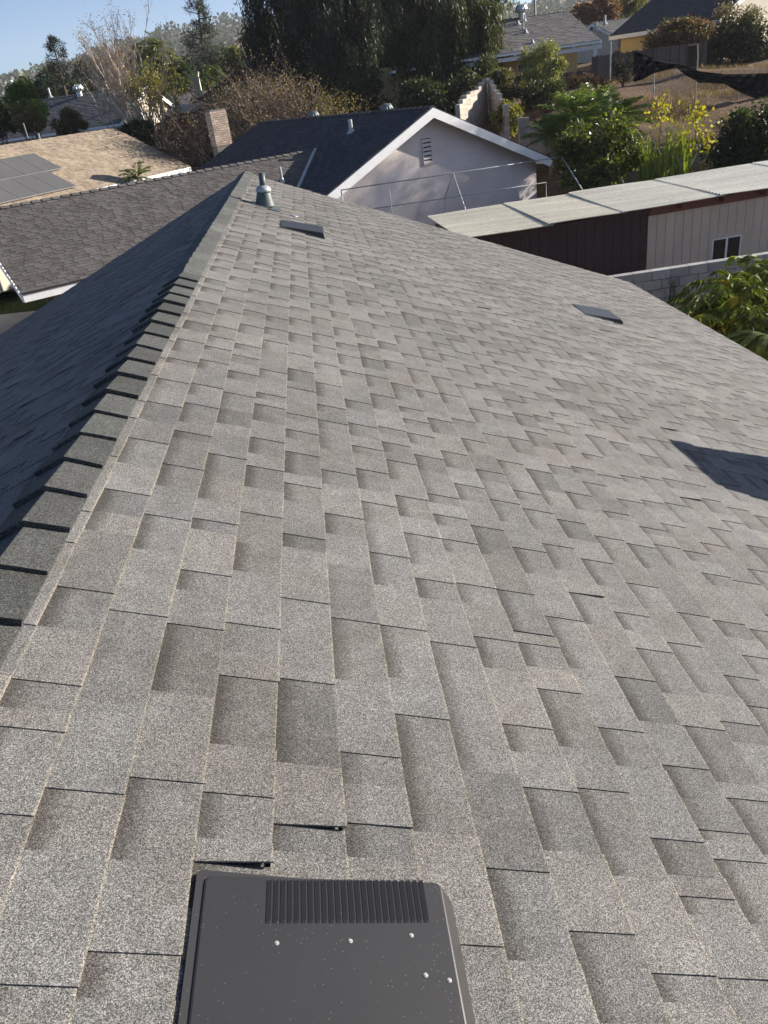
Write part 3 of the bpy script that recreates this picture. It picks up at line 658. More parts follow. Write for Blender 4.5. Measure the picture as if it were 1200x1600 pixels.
# ------------------------------------------------------------------ corrugated shed on the right
SA = A(2.2, 19.35, 0); sdir = nrm(A(8.0, .72, 0)); sper = A(-sdir[1], sdir[0], 0)
shed = thing('shed', tuple((SA+sdir*6+sper*1.5)[:2])+(GZ,), 'long low shed with pale corrugated roof, half dark half beige siding', 'shed')
ZF, ZBk = -2.70, -2.60; DEP = 3.35
def shp(a, d, z): r = SA+sdir*a+sper*d; return A(r[0], r[1], z)
def sheet_a(px, py): q = at_z(px, py, ZF); return float((q-SA)@sdir)
seams = [sheet_a(690, 357), sheet_a(855, 351), sheet_a(960, 329), sheet_a(1137, 309), sheet_a(1137, 309)+3.1, sheet_a(1137, 309)+6.2]
for i in range(len(seams)-1):
    a0, a1 = seams[i]-.03, seams[i+1]+.10; lift_ = .012*(i % 2); b = MB(); V = []; nc = 110; tilt = rng.uniform(-.012, .012)
    na_ = 7
    for j in range(na_):
        aa = a0+(a1-a0)*j/(na_-1)
        for k in range(nc+1):
            d = -.12+(DEP+.12)*k/nc; z = ZF+(ZBk-ZF)*(d/DEP)+.018*math.cos(2*math.pi*d/.152)+.02+.03*(1-j/(na_-1))+.012*math.sin(aa*1.3+d*.7+i)
            V.append(shp(aa, d+.01*math.sin(i*7), z))
    n_ = nc+1; Fs = [(j*n_+k, (j+1)*n_+k, (j+1)*n_+k+1, j*n_+k+1) for j in range(na_-1) for k in range(nc)]
    m_ = len(V); V += [p-Z*.004 for p in V]; Fs += [tuple(x+m_ for x in f[::-1]) for f in Fs]
    Fs += [(k+1, k, m_+k, m_+k+1) for k in range(nc)]
    g = [(1, .985, .93), (1.02, 1., .95), (1.03, 1.04, 1.02), (1.05, 1.07, 1.08), (1.05, 1.08, 1.1), (1, 1, 1)][i]
    b.add(V, Fs, g); b.build('corrugated_sheet', M['corr'], shed)
aW = sheet_a(1020, 325)+.05
na0 = 0.
def board(a, w, z0, z1, mat, g, name='siding_board'):
    b = MB(); b.box(shp(a, .25, z0), sdir*(w-.012), sper*.02, Z*(z1-z0), (g, g, g)); return b.build(name, mat, shed)
a = seams[0]+.1
while a < aW-.05: board(a, min(.25, aW-a), GZ, ZF-.06, M['wood_dark'], random.uniform(.85, 1.15)); a += .25
wa0, wa1 = sheet_a(1112, 380), 0
def on_wall(px, py):
    d = ray(px, py); n = sper; t = ((SA+sper*.25-CAM)@n)/(d@n); q = CAM+d*t; return float((q-SA)@sdir), q[2]
w0, zt_ = on_wall(1113, 376); w1, zb_ = on_wall(1155, 401); zt_ += .03; zb_ = zt_-.62
a = aW; wlo = 99.; whi = -99.
while a < aW+7.:
    g = random.uniform(.95, 1.05); 
    if a+.25 > w0-.1 and a < w1+.1:
        wlo = min(wlo, a); whi = max(whi, a+.25)
        board(a, .25, zt_+.1, ZF-.22, M['wood_beige'], g); board(a, .25, GZ, zb_-.1, M['wood_beige'], g)
    else: board(a, .25, GZ, ZF-.22, M['wood_beige'], g)
    a += .25
b = MB(); b.box(shp(seams[0]+.1, .285, GZ), sdir*14, sper*2.8, Z*(ZF-.04-GZ)); b.build('inner_wall', M['dark_metal'], shed)
b = MB(); b.box(shp(aW-.02, .19, ZF-.23), sdir*7.2, sper*.06, Z*.19); b.build('beam', M['wood_red'], shed)
b = MB(); b.box(shp(seams[0]+.05, .06, ZF-.12), sdir*(aW-seams[0]-.09), sper*.05, Z*.09); b.build('beam', M['wood_dark'], shed)
for a in np.arange(aW+.75, aW+7, 1.15):
    b = MB(); b.box(shp(a, -.06, ZF-.14), sdir*.06, sper*.24, Z*.10); b.build('rafter_tail', M['wood_red'], shed)
win = MB()
for (p0, p1, q0_, q1_) in ((wlo-.004, whi, zt_, zt_+.1), (wlo-.004, whi, zb_-.1, zb_), (wlo-.004, w0, zb_, zt_), (w1, whi, zb_, zt_)):
    win.box(shp(p0, .238, q0_), sdir*(p1-p0), sper*.03, Z*(q1_-q0_))
wo = win.build('window', M['wood_beige'], shed)
b = MB(); t_ = .03
for (p0, p1, q0_, q1_) in ((w0, w1, zt_-t_, zt_), (w0, w1, zb_, zb_+t_), (w0, w0+t_, zb_+t_, zt_-t_), (w1-t_, w1, zb_+t_, zt_-t_), ((w0+w1)/2-.025, (w0+w1)/2+.025, zb_+t_, zt_-t_)):
    b.box(shp(p0, .228, q0_), sdir*(p1-p0), sper*.04, Z*(q1_-q0_))
b.build('frame', M['vinyl'], wo)
for p0, p1 in ((w0+t_, (w0+w1)/2-.025), ((w0+w1)/2+.025, w1-t_)):
    b = MB(); b.box(shp(p0, .25, zb_+t_), sdir*(p1-p0), sper*.008, Z*(zt_-zb_-2*t_)); b.build('pane', M['glass'], wo)

# ------------------------------------------------------------------ concrete block wall
bw_ = thing('block_wall', (9, 15.95, GZ), 'grey concrete block wall in front of the beige shed', 'wall')
MB().box(A(5.0, 15.87, GZ-.1), A(9.2, 0, 0), A(0, .14, 0), A(0, 0, 1.78)).build('mortar', M['mortar'], bw_)
proto = {}
for r_ in range(9):
    for k in range(24):
        x = 4.9+k*.4+(r_ % 2)*.2; z = -3.2-.2*(r_+1)
        if x > 14.1: continue
        g = random.uniform(.85, 1.12); b = MB(); jz = random.uniform(-.003, .003)
        b.box(A(x+.007, 15.84+jz, z+.007), A(.386, 0, 0), A(0, .19, 0), A(0, 0, .186), (g, g, g*.99)); b.build('block', M['block'], bw_)
# ------------------------------------------------------------------ pipe frame in front of the mauve gable
pf = thing('pipe_frame', tuple(at_z(700, 330, GZ+.1)[:2])+(GZ,), 'thin galvanised pipe frame standing before the mauve gable wall', 'frame')
YF = 25.2
def pipe(pts, r=.018): b = MB(); b.tube(pts, r, 6); b.build('pipe', M['galv'], pf, smooth=True)
t0 = at_y(533, 297, YF); t1 = at_y(708, 271, YF+.6); t2 = at_y(878, 245, YF+1.2); t3 = at_y(910, 297, YF-1.2)
l0 = at_y(583, 326, YF+2.6); l1 = at_y(695, 310, YF+2.4); l2 = at_y(853, 285, YF+3.2)
pipe([t0, t1, t2]); pipe([t2, t3]); pipe([l0-(l1-l0)*.6, l0, l1, l2]); pipe([t1, l1]); pipe([t1, at_y(733, 345, YF-1.2)])
for q in (t0, l1, l2, at_y(608, 297, YF+1.5), t3): pipe([q, A(q[0], q[1], GZ)])

# ------------------------------------------------------------------ trees and plants
def leaf_quads(P, D, L, Wd, rg):
    n = len(P); D = D/np.linalg.norm(D, axis=1, keepdims=True); r_ = rg.normal(size=(n, 3)); s = np.cross(D, r_); s /= np.linalg.norm(s, axis=1, keepdims=True)+1e-9
    L = np.broadcast_to(np.asarray(L, float), (n,))[:, None]; Wd = np.broadcast_to(np.asarray(Wd, float), (n,))[:, None]
    m = P+D*L*.42; return np.stack([P, m+s*Wd*.5, P+D*L, m-s*Wd*.5], 1)
def leaf_cols(n, col, var, rg, accent=None, frac=0.):
    c = np.asarray(col)[None, :]*rg.uniform(1-var, 1+var, (n, 1))*rg.uniform(.9, 1.1, (n, 3))
    if accent is not None:
        k = rg.random(n) < frac; c[k] = np.asarray(accent)[None, :]*rg.uniform(.7, 1.2, (k.sum(), 1))
    return c
def crown_pts(c, rad, M_, n, rg, sub=.36, shell=.55):
    """clumped points: M_ sub-clumps spread over an ellipsoid"""
    c = np.asarray(c); rad = np.asarray(rad)
    d = rg.normal(size=(M_, 3)); d /= np.linalg.norm(d, axis=1, keepdims=True); cen = c+d*rad*(rg.uniform(.15, 1., (M_, 1))**.5)*(1-sub*.7)
    sr = rad.mean()*sub*rg.uniform(.6, 1.25, M_)
    k = rg.integers(0, M_, n); dd = rg.normal(size=(n, 3)); dd /= np.linalg.norm(dd, axis=1, keepdims=True)
    rr = (shell+(1-shell)*rg.random(n))*rg.uniform(.55, 1.12, n)
    P = cen[k]+dd*(sr[k]*rr)[:, None]*np.array([1, 1, .82]); return P, dd, cen, sr, k
def limbs(b, base, targets, r0, rg, n=7, col=(1, 1, 1), frac=.45):
    base = np.asarray(base, float); top = np.mean(targets, 0); fork = base+(top-base)*frac; fork[:2] += rg.normal(0, .05, 2)*np.linalg.norm(top-base)
    b.tube([base-Z*.2, base+(fork-base)*.5+rg.normal(0, .04, 3), fork], [r0*1.25, r0, r0*.8], n, col)
    for t in targets:
        m = fork+(t-fork)*.5+rg.normal(0, .08, 3)*np.linalg.norm(t-fork)+Z*.06*np.linalg.norm(t-fork)
        b.tube([fork, m, t], [r0*.5, r0*.32, r0*.1], 5, col)
def shrub(name, label, cat, ctr, rad, n, leafL, leafW, col, var=.35, clumps=18, accent=None, frac=0., trunk=.06, base=None, seed=0, mat='leaf', droop=.2, group=None, sub=.36, barkc=(1, 1, 1), up=0.):
    rg = np.random.default_rng(seed+1000); ctr = np.asarray(ctr, float); rad = np.asarray(rad, float)
    bs = A(ctr[0], ctr[1], gz(ctr[0], ctr[1])) if base is None else np.asarray(base, float)
    t = thing(name, bs, label, cat, group)
    P, dd, cen, sr, k = crown_pts(ctr, rad, clumps, n, rg, sub)
    D = dd*.6+rg.normal(0, .6, (n, 3))-Z*droop+Z*up
    C = leaf_cols(n, col, var, rg, accent, frac)*rg.uniform(.8, 1.2, clumps)[k][:, None]
    quads_obj('crown', leaf_quads(P, D, leafL*rg.uniform(.7, 1.3, n), leafW*rg.uniform(.7, 1.3, n), rg), C, M[mat], t)
    b = MB(); limbs(b, bs, cen[:min(9, clumps)], trunk, rg, col=barkc); b.build('trunk', M['bark'], t)
    return t
def weeping(name, label, base, ctr, rad, nstr, seed, col, group, trunk=.28, nclump=30, leafL=.30, leafW=.055):
    rg = np.random.default_rng(seed); t = thing(name, base, label, 'tree', group)
    P0, dd, cen, sr, k = crown_pts(ctr, rad, nclump, nstr, rg, .30, .3)
    nl = 13; ln = rg.uniform(.7, 2.6, nstr); sw = rg.normal(0, .10, (nstr, 2))
    j = np.arange(nl)/nl; P = np.repeat(P0[:, None, :], nl, 1)
    P[:, :, 2] -= ln[:, None]*j; P[:, :, :2] += sw[:, None, :]*(j**1.5)[None, :, None]*ln[:, None, None]+rg.normal(0, .035, (nstr, nl, 2))
    P = P.reshape(-1, 3); n = len(P); D = rg.normal(0, .45, (n, 3))-Z*.9
    kk = np.repeat(k, nl); C = leaf_cols(n, col, .4, rg)*rg.uniform(.45, 1.6, nclump)[kk][:, None]*np.repeat(rg.uniform(.75, 1.25, nstr), nl)[:, None]
    quads_obj('crown', leaf_quads(P, D, leafL*rg.uniform(.7, 1.3, n), leafW*rg.uniform(.7, 1.3, n), rg), C, M['leaf'], t)
    b = MB(); limbs(b, base, cen[:12], trunk, rg, 9, (.55, .5, .48), .5); b.build('trunk', M['bark'], t)
    return t
def branch_rec(b, p, d, ln, r, depth, rg, spread, cols, upb=.12, tips=None, nseg=3, kids=(2, 4), shr=.72):
    pts = [p]; q = p.copy(); dd = d.copy()
    for i in range(nseg):
        dd = nrm(dd+rg.normal(0, .10, 3)+Z*upb*.3); q = q+dd*ln/nseg; pts.append(q.copy())
    rr = np.linspace(r, r*.62, nseg+1); c = np.asarray(cols)*rg.uniform(.75, 1.2)
    b.tube(pts, list(rr), 5 if depth > 2 else 3, c, cap=False)
    if depth == 0:
        if tips is not None: tips.append(q)
        return
    for i in range(rg.integers(*kids)+0):
        at_ = pts[-1] if i == 0 else pts[rg.integers(1, nseg+1)]
        nd = nrm(dd+rg.normal(0, spread, 3)+Z*upb); branch_rec(b, np.array(at_), nd, ln*rg.uniform(shr*.8, shr*1.15), r*.6, depth-1, rg, spread, cols, upb, tips, nseg, kids, shr)
def pxm(y): return y/1150.      # rough metres per photo pixel at distance y

# --- the dark weeping trees behind the mauve-gabled house
GW = 'dark weeping trees behind the mauve-gabled house'
for i, (bx, yb, ctx, cty, rx, rz, ns, lab, colr) in enumerate([
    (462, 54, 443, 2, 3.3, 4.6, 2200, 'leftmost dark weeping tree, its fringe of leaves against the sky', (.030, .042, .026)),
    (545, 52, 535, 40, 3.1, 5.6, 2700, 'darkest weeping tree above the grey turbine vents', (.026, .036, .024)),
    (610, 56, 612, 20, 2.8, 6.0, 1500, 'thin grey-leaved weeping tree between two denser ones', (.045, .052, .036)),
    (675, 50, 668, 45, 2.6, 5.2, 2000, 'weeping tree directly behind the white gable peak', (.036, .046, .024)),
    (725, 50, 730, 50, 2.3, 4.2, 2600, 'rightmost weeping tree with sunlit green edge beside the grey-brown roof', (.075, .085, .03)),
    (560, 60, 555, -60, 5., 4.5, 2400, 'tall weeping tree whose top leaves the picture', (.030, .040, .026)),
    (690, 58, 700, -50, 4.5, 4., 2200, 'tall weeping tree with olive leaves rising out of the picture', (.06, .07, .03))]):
    bp = at_y(bx, 165, yb); bp[2] = gz(bp[0], bp[1]); cp = at_y(ctx, cty, yb)
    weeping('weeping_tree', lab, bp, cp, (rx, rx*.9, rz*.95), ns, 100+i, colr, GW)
# undergrowth below them
for i, (px, py, y, rx, rz, c) in enumerate([(560, 150, 50, 2.6, 1.9, (.035, .045, .02)), (650, 155, 47, 2.2, 1.6, (.04, .05, .022)), (720, 150, 47, 1.9, 1.5, (.045, .055, .022)), (600, 110, 58, 3.0, 2.5, (.03, .04, .02)), (480, 130, 58, 2.8, 2.6, (.03, .04, .02)), (700, 100, 58, 2.6, 2.4, (.04, .05, .02))]):
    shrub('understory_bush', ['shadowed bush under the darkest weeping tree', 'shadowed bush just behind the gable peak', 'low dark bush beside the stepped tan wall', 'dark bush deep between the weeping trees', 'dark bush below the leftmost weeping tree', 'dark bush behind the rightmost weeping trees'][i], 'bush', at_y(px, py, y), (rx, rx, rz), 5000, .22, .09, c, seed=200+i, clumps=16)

q = A(30.2, 34.7, gz(30.2, 34.7))
weeping('weeping_tree', 'tree outside the view at right whose shade falls on the mauve gable wall', q, A(30.2, 34.7, 6.0), A(3.2, 2.6, 2.3), 340, 190, (.04, .05, .025), None)
# dry weeds on the dirt slope
rg = np.random.default_rng(210); n = 26000; pxs = rg.uniform(930, 1260, n); yy = rg.uniform(28, 47, n); X_ = CAM[0]+np.array([ray(a_, 150)[0]/ray(a_, 150)[1] for a_ in pxs])*yy
pn = np.sin(X_*.9+yy*.5)+np.sin(X_*.37-yy*.8)+rg.normal(0, .5, n); kp = pn > .15; X_ = X_[kp]; yy = yy[kp]; n = len(X_)
P = np.stack([X_, yy, hgt(X_, yy)-.03], -1); o = quads_obj('dry_grass', leaf_quads(P, rg.normal(0, .5, (n, 3))+Z, rg.uniform(.1, .35, n), .03, rg), leaf_cols(n, (.25, .175, .10), .4, rg), M['leaf_dry'], None, 'stuff', 'dry brown weeds scattered over the dirt slope'); o['category'] = 'grass'
# --- dry brown vine-covered bushes, left of the dark roof
def dry_bush(label, ctr, rad, nstem, depth, seed, col, leafc, nleaf, upb=.1):
    rg = np.random.default_rng(seed); ctr = np.asarray(ctr); bs = A(ctr[0], ctr[1], gz(ctr[0], ctr[1])); t = thing('dry_bush', bs, label, 'bush', 'bare brown bushes behind the brick chimney'); b = MB(); tips = []
    for i in range(nstem):
        st = bs+A(rg.uniform(-.85, .85)*rad[0], rg.uniform(-.6, .6)*rad[1], 0); st[2] = min(bs[2], ctr[2]-rad[2]*.8)
        tgt = ctr+A(rg.uniform(-1, 1)*rad[0], rg.uniform(-1, 1)*rad[1], rg.uniform(.1, .6)*rad[2])
        ln = np.linalg.norm(tgt-st)*.42; branch_rec(b, st, nrm(tgt-st+rg.normal(0, .2, 3)), ln, .035, depth, rg, .55, col, upb, tips, 3, (2, 4), .66)
    b.build('branches', M['twig'], t)
    tp = np.array(tips); k = rg.integers(0, len(tp), nleaf); P = tp[k]+rg.normal(0, .22, (nleaf, 3))
    quads_obj('dry_leaves', leaf_quads(P, rg.normal(size=(nleaf, 3))-Z*.4, .16*rg.uniform(.6, 1.3, nleaf), .05, rg), leaf_cols(nleaf, leafc, .45, rg, (.32, .26, .05), .05), M['leaf_dry'], t)
dry_bush('wide tangle of bare brown branches behind the dark roof', at_y(412, 152, 46), (3.6, 1.8, 1.75), 66, 4, 300, (.30, .23, .18), (.21, .15, .11), 12000)
dry_bush('bare branches mixed with yellow leaves beside the dark weeping tree', at_y(505, 165, 45), (1.7, 1.2, 1.3), 16, 3, 301, (.26, .20, .14), (.24, .18, .06), 2600)
dry_bush('dry brush between the brick chimney and the tan roof', at_y(300, 205, 44), (1.9, 1.3, 1.3), 26, 3, 302, (.22, .16, .125), (.14, .095, .065), 3000)
dry_bush('dry brown brush rising to the dark brown gable behind the chimney', at_y(352, 175, 48), (1.6, 1.2, 1.8), 20, 4, 303, (.28, .21, .165), (.18, .125, .09), 2500)

# --- bare pale tree at left
rg = np.random.default_rng(401); bs = at_y(232, 222, 47); bs[2] = gz(bs[0], bs[1]); t = thing('bare_tree', bs, 'leafless pale-branched tree fanning above the tan roof', 'tree'); b = MB(); tips = []
for i, (dx, dz) in enumerate([(-.95, 1.), (-.75, 1.), (-.6, 1.1), (-.45, 1.2), (-.3, 1.2), (-.18, 1.3), (-.05, 1.3), (.1, 1.25), (.22, 1.1), (-.85, .8), (-.5, 1.0), (-.25, 1.1)]):
    branch_rec(b, bs+A(rg.uniform(-.3, .3), rg.uniform(-.3, .3), 0), nrm(A(dx*.95-.12, rg.uniform(-.3, .3), dz)), 2.3*rg.uniform(.85, 1.1), .07, 4, rg, .24, (.52, .44, .38), .22, tips, 4, (2, 4), .70)
b.build('branches', M['twig'], t)
tp = np.array(tips); n = 2500; k = rg.integers(0, len(tp), n); quads_obj('dry_leaves', leaf_quads(tp[k]+rg.normal(0, .12, (n, 3)), rg.normal(size=(n, 3)), .09, .045, rg), leaf_cols(n, (.25, .17, .10), .4, rg), M['leaf_dry'], t)
# yellow-green thin tree next to it
rg = np.random.default_rng(402); bs = at_y(250, 222, 46); bs[2] = gz(bs[0], bs[1]); t = thing('thin_tree', bs, 'thin tree with sparse yellow-green leaves beside the leafless pale tree', 'tree'); b = MB(); tips = []
for i in range(9): branch_rec(b, bs+A(rg.uniform(-.4, .4), rg.uniform(-.3, .3), 0), nrm(A(rg.uniform(-.4, .35), rg.uniform(-.3, .3), 1.1)), 1.35, .05, 4, rg, .33, (.34, .27, .21), .2, tips, 3, (2, 4), .72)
b.build('branches', M['twig'], t); tp = np.array(tips); n = 2000; k = rg.integers(0, len(tp), n)
quads_obj('crown', leaf_quads(tp[k]+rg.normal(0, .22, (n, 3)), rg.normal(size=(n, 3))-Z*.3, .15, .07, rg), leaf_cols(n, (.16, .15, .035), .45, rg, (.30, .23, .04), .3), M['leaf'], t)

# --- palms
def palm(label, crown, h, nfr, fl, seed, col, droop=1., group='feather palms', trunk=.16, base=None):
    rg = np.random.default_rng(seed); crown = np.asarray(crown); bs = A(crown[0], crown[1], gz(crown[0], crown[1])) if base is None else base
    t = thing('palm_tree', bs, label, 'palm', group); b = MB(); b.tube([bs-Z*.2, (bs+crown)/2+A(.08, 0, 0), crown], [trunk*1.2, trunk, trunk*.8], 9, (1.3, 1.2, 1.05)); b.build('trunk', M['bark'], t)
    for i in range(nfr):
        a = 2*math.pi*(i*.618+rg.uniform(-.05, .05)); el = rg.uniform(-.25, 1.25) if droop > .75 else rg.uniform(.1, 1.4); L = fl*rg.uniform(.8, 1.1); hd = A(math.cos(a), math.sin(a), 0)
        s = np.linspace(0, 1, 10); pts = crown+hd*L*np.outer(s*math.cos(el)+0*s, [1, 1, 1])*1.0+Z*np.outer(L*(s*math.sin(el)-droop*.55*s**2.1), [1])
        sd = np.cross(hd, Z); P = []; D = []
        for j in range(1, 34):
            q = j/34; x = q*9; i0 = int(x); p = pts[i0]+(pts[min(i0+1, 9)]-pts[i0])*(x-i0); tg = nrm(pts[min(i0+1, 9)]-pts[i0])
            for sg in (-1, 1): P.append(p); D.append(nrm(sd*sg*1.0+tg*.8-Z*.5*droop+rg.normal(0, .12, 3)))
        P = np.array(P); D = np.array(D); ll = fl*.26*np.sin(np.pi*np.clip(np.repeat(np.arange(1, 34)/34, 2)*.85+.12, 0, 1))+.05
        Q = leaf_quads(P, D, ll, fl*.024, rg); C = leaf_cols(len(P), col, .25, rg)
        o = quads_obj('frond', Q, C, M['leaf_gloss'], t)
palm('tallest feather palm behind the leafless tree', at_y(232, 84, 62), 9, 26, 2.7, 501, (.13, .15, .06), 1.25)
palm('feather palm with drooping fronds right of the leafless tree', at_y(263, 112, 60), 7, 24, 2.5, 502, (.09, .12, .045), 1.3)
palm('shorter feather palm behind the beige stucco chimney', at_y(322, 122, 66), 6, 24, 2.7, 503, (.075, .10, .04), 1.35)
palm('feather palm at the left edge of the dark weeping trees', at_y(404, 68, 80), 8, 24, 2.9, 504, (.06, .085, .03), 1.2)
# sago-like palms on the slope right of the gable
for i, (px, py, y, fl, lab) in enumerate([(895, 190, 33, 1.9, 'low spreading palm with glossy fronds right of the mauve gable'), (955, 188, 32, 1.9, 'low spreading palm beside the dirt slope'), (862, 215, 33, 1.5, 'low dark palm next to the tan block pier'), (925, 175, 35, 1.7, 'low palm at the back of the palm clump')]):
    palm(lab, at_y(px, py, y), 1, 30, fl, 520+i, (.16, .21, .05), .7, 'low spreading palms', .14)
palm('small green palm tuft rising over the brown-grey wing ridge', at_y(214, 276, 34.), 2, 16, 1.0, 530, (.10, .13, .04), .8, None, .07)

# --- conifers
def conifer(name, label, base, top, nwh, rmax, seed, col, tuft, gapf=.0, taper=1.):
    rg = np.random.default_rng(seed); base = np.asarray(base); top = np.asarray(top); t = thing(name, base, label, 'tree'); b = MB(); ax = top-base
    b.tube([base-Z*.2, base+ax*.5+rg.normal(0, .05, 3), top], [.2, .13, .03], 8, (.7, .65, .6)); P = []; D = []; K = []
    for i in range(nwh):
        f = .34+.66*i/(nwh-1); c = base+ax*f; rr = rmax*(1-((f-.34)/.66)**1.5*taper)*rg.uniform(.75, 1.2)
        for k in range(rg.integers(3, 6)):
            a = rg.uniform(0, 2*math.pi); d = nrm(A(math.cos(a), math.sin(a), rg.uniform(-.15, .35))); L = rr*rg.uniform(.6, 1.1); e_ = c+d*L+Z*.15*L
            b.tube([c, (c+e_)/2-Z*.06*L, e_], [.05, .035, .012], 4, (.7, .65, .6))
            for q in np.arange(.35, 1.01, .11):
                n_ = int(tuft*rg.uniform(.5, 1.3)); pc = c+(e_-c)*q; dd = rg.normal(size=(n_, 3))+Z*.3; P.append(pc+dd*.10*rr**.5); D.append(dd+d*.5); K.append(np.full(n_, rg.uniform(.7, 1.25)))
    b.build('trunk', M['bark'], t); P = np.vstack(P); D = np.vstack(D); K = np.concatenate(K)
    quads_obj('crown', leaf_quads(P, D, .30*rg.uniform(.7, 1.2, len(P)), .05, rg), leaf_cols(len(P), col, .3, rg)*K[:, None], M['leaf'], t)
bp = at_y(101, 152, 78); bp[2] = gz(*bp[:2]); conifer('pine_tree', 'small dark pine standing against the sky above the grey roof', bp, at_y(82, 66, 78), 9, 2.0, 601, (.024, .032, .026), 24, taper=.55)
bp = at_y(322, 150, 92); bp[2] = gz(*bp[:2]); conifer('pine_tree', 'tall slender conifer reaching the top of the picture', bp, at_y(304, -30, 92), 19, 2.3, 602, (.04, .05, .036), 20, taper=.75)

# --- shrubs, left
shrub('shrub', 'bright green rounded shrub at the left edge above the tan roof', 'shrub', at_y(38, 165, 54), (1.7, 1.4, 1.6), 9000, .16, .09, (.10, .16, .025), seed=1, clumps=22)
shrub('shrub', 'dark green shrub cut by the left edge of the picture', 'shrub', at_y(2, 180, 53), (1.1, 1.0, 1.3), 5000, .16, .09, (.045, .07, .02), seed=2)
shrub('shrub', 'brownish shrub in front of the bright green rounded one', 'shrub', at_y(45, 188, 51), (1.3, 1.0, .8), 5000, .14, .07, (.17, .13, .05), seed=3)
shrub('shrub', 'olive-brown shrub poking over the tan roof ridge', 'shrub', at_y(112, 196, 50.), (1.25, .9, .85), 6000, .15, .07, (.12, .105, .045), seed=4)
shrub('shrub', 'dark evergreen bush below the small pine', 'shrub', at_y(80, 140, 82), (3.2, 2.0, 1.9), 7000, .28, .13, (.035, .055, .025), seed=5)
shrub('shrub', 'low evergreen at the foot of the small pine trunk', 'shrub', at_y(112, 142, 80), (1.9, 1.5, 1.3), 4000, .25, .12, (.045, .065, .03), seed=6)
shrub('shrub', 'dark round shrub at the base of the leafless tree', 'shrub', at_y(214, 206, 45.5), (1.0, .8, .8), 4500, .15, .08, (.022, .035, .018), seed=7)
shrub('shrub', 'grey-green trees beyond the grey roof, right of the small pine', 'tree', at_y(150, 128, 105), (3.6, 2.5, 2.6), 6000, .3, .15, (.07, .075, .045), seed=8)
for i, (px, py, y, rx, rz, c, lab) in enumerate([(285, 120, 100, 3.2, 3.6, (.05, .065, .03), 'round green tree beyond the palms'), (352, 112, 105, 3.4, 3.0, (.06, .075, .04), 'green tree left of the dark brown gable in the distance'), (372, 98, 90, 1.9, 1.7, (.16, .17, .05), 'yellow-green tree above the dark brown gable roof'), (338, 104, 150, 4.5, 2.6, (.06, .075, .05), 'hazy green tree on the lower hillside left of the weeping trees'), (268, 108, 160, 4.5, 2.6, (.055, .07, .05), 'hazy dark tree on the hillside behind the tallest palm'), (410, 55, 95, 2.2, 2.4, (.09, .11, .035), 'bright green tree behind the chimney pot')]):
    shrub('background_tree', lab, 'tree', at_y(px, py, y), (rx, rx*.8, rz), 5000, .34*y/100, .17*y/100, c, seed=20+i, clumps=20, trunk=.15)

# --- shrubs, right
shrub('shrub', 'tall yellow-green shrub in front of the yellow house', 'shrub', at_y(848, 114, 41), (1.45, 1.2, 1.5), 12000, .13, .05, (.24, .24, .085), seed=31, clumps=26)
shrub('shrub', 'olive shrub with reddish tips below the yellow house porch', 'shrub', at_y(786, 138, 42), (1.4, 1.1, 1.05), 8000, .14, .06, (.10, .105, .04), accent=(.34, .20, .13), frac=.16, seed=32, clumps=22)
shrub('shrub', 'small yellow-leaved shrub beside the tan block pier', 'shrub', at_y(793, 183, 37), (.85, .8, 1.0), 3000, .14, .07, (.15, .15, .03), accent=(.36, .30, .06), frac=.2, seed=33)
shrub('shrub', 'dark olive shrub between the palms and the tall yellow-green shrub', 'shrub', at_y(850, 150, 39), (1.6, 1.1, .9), 5000, .13, .06, (.06, .065, .025), seed=34)
shrub('shrub', 'large glossy-leaved shrub behind the corrugated roof, left of the reeds', 'shrub', at_y(940, 238, 26.5), (1.75, 1.3, 1.45), 9000, .16, .075, (.075, .095, .025), accent=(.30, .30, .06), frac=.14, seed=35, mat='leaf_gloss', clumps=30)
shrub('shrub', 'big dark shrub overhanging the right end of the corrugated roof', 'shrub', at_y(1175, 228, 27), (1.9, 1.5, 1.55), 10000, .14, .07, (.035, .055, .018), seed=36, mat='leaf_gloss', clumps=30)
shrub('shrub', 'dark shrub in the upper right corner by the cream gable', 'shrub', at_y(1172, 64, 49), (3.6, 1.5, 1.5), 12000, .2, .09, (.045, .055, .025), accent=(.2, .16, .08), frac=.1, seed=37, clumps=40, sub=.32)
shrub('shrub', 'red-tipped hedge in front of the house with the dark sloping roof', 'shrub', at_y(1060, 60, 49), (3.0, 1.2, 1.0), 12000, .16, .07, (.12, .10, .045), accent=(.34, .15, .08), frac=.28, seed=38, clumps=46, sub=.30)
shrub('shrub', 'tall dry-leaved shrub beside the cream gable at the top right', 'shrub', at_y(1150, 28, 50), (1.9, 1.0, 1.6), 4000, .15, .06, (.19, .15, .08), seed=39)
shrub('background_tree', 'red-brown leaved tree behind the grey-brown roof', 'tree', at_y(932, 18, 74), (2.4, 2., 1.4), 5000, .22, .11, (.17, .085, .045), seed=40, trunk=.14)
shrub('background_tree', 'yellow-green tree at the top edge between two roofs', 'tree', at_y(970, 6, 80), (2.8, 2., 2.0), 5000, .24, .12, (.16, .16, .05), seed=41, trunk=.14)
shrub('background_tree', 'dark dense tree between the red-brown tree and the dark roof', 'tree', at_y(955, 22, 76), (1.5, 1.3, 1.3), 3000, .2, .1, (.03, .045, .02), seed=42, trunk=.14)
shrub('shrub', 'dry brown weeds along the foot of the wooden fence', 'shrub', at_y(915, 130, 41.5), (1.6, .8, .6), 2500, .14, .04, (.12, .07, .045), seed=43, mat='leaf_dry')
shrub('shrub', 'dark weed clump where the black cloth ends', 'shrub', at_y(975, 108, 42), (.7, .5, .9), 1500, .14, .04, (.035, .03, .022), seed=44, mat='leaf_dry')

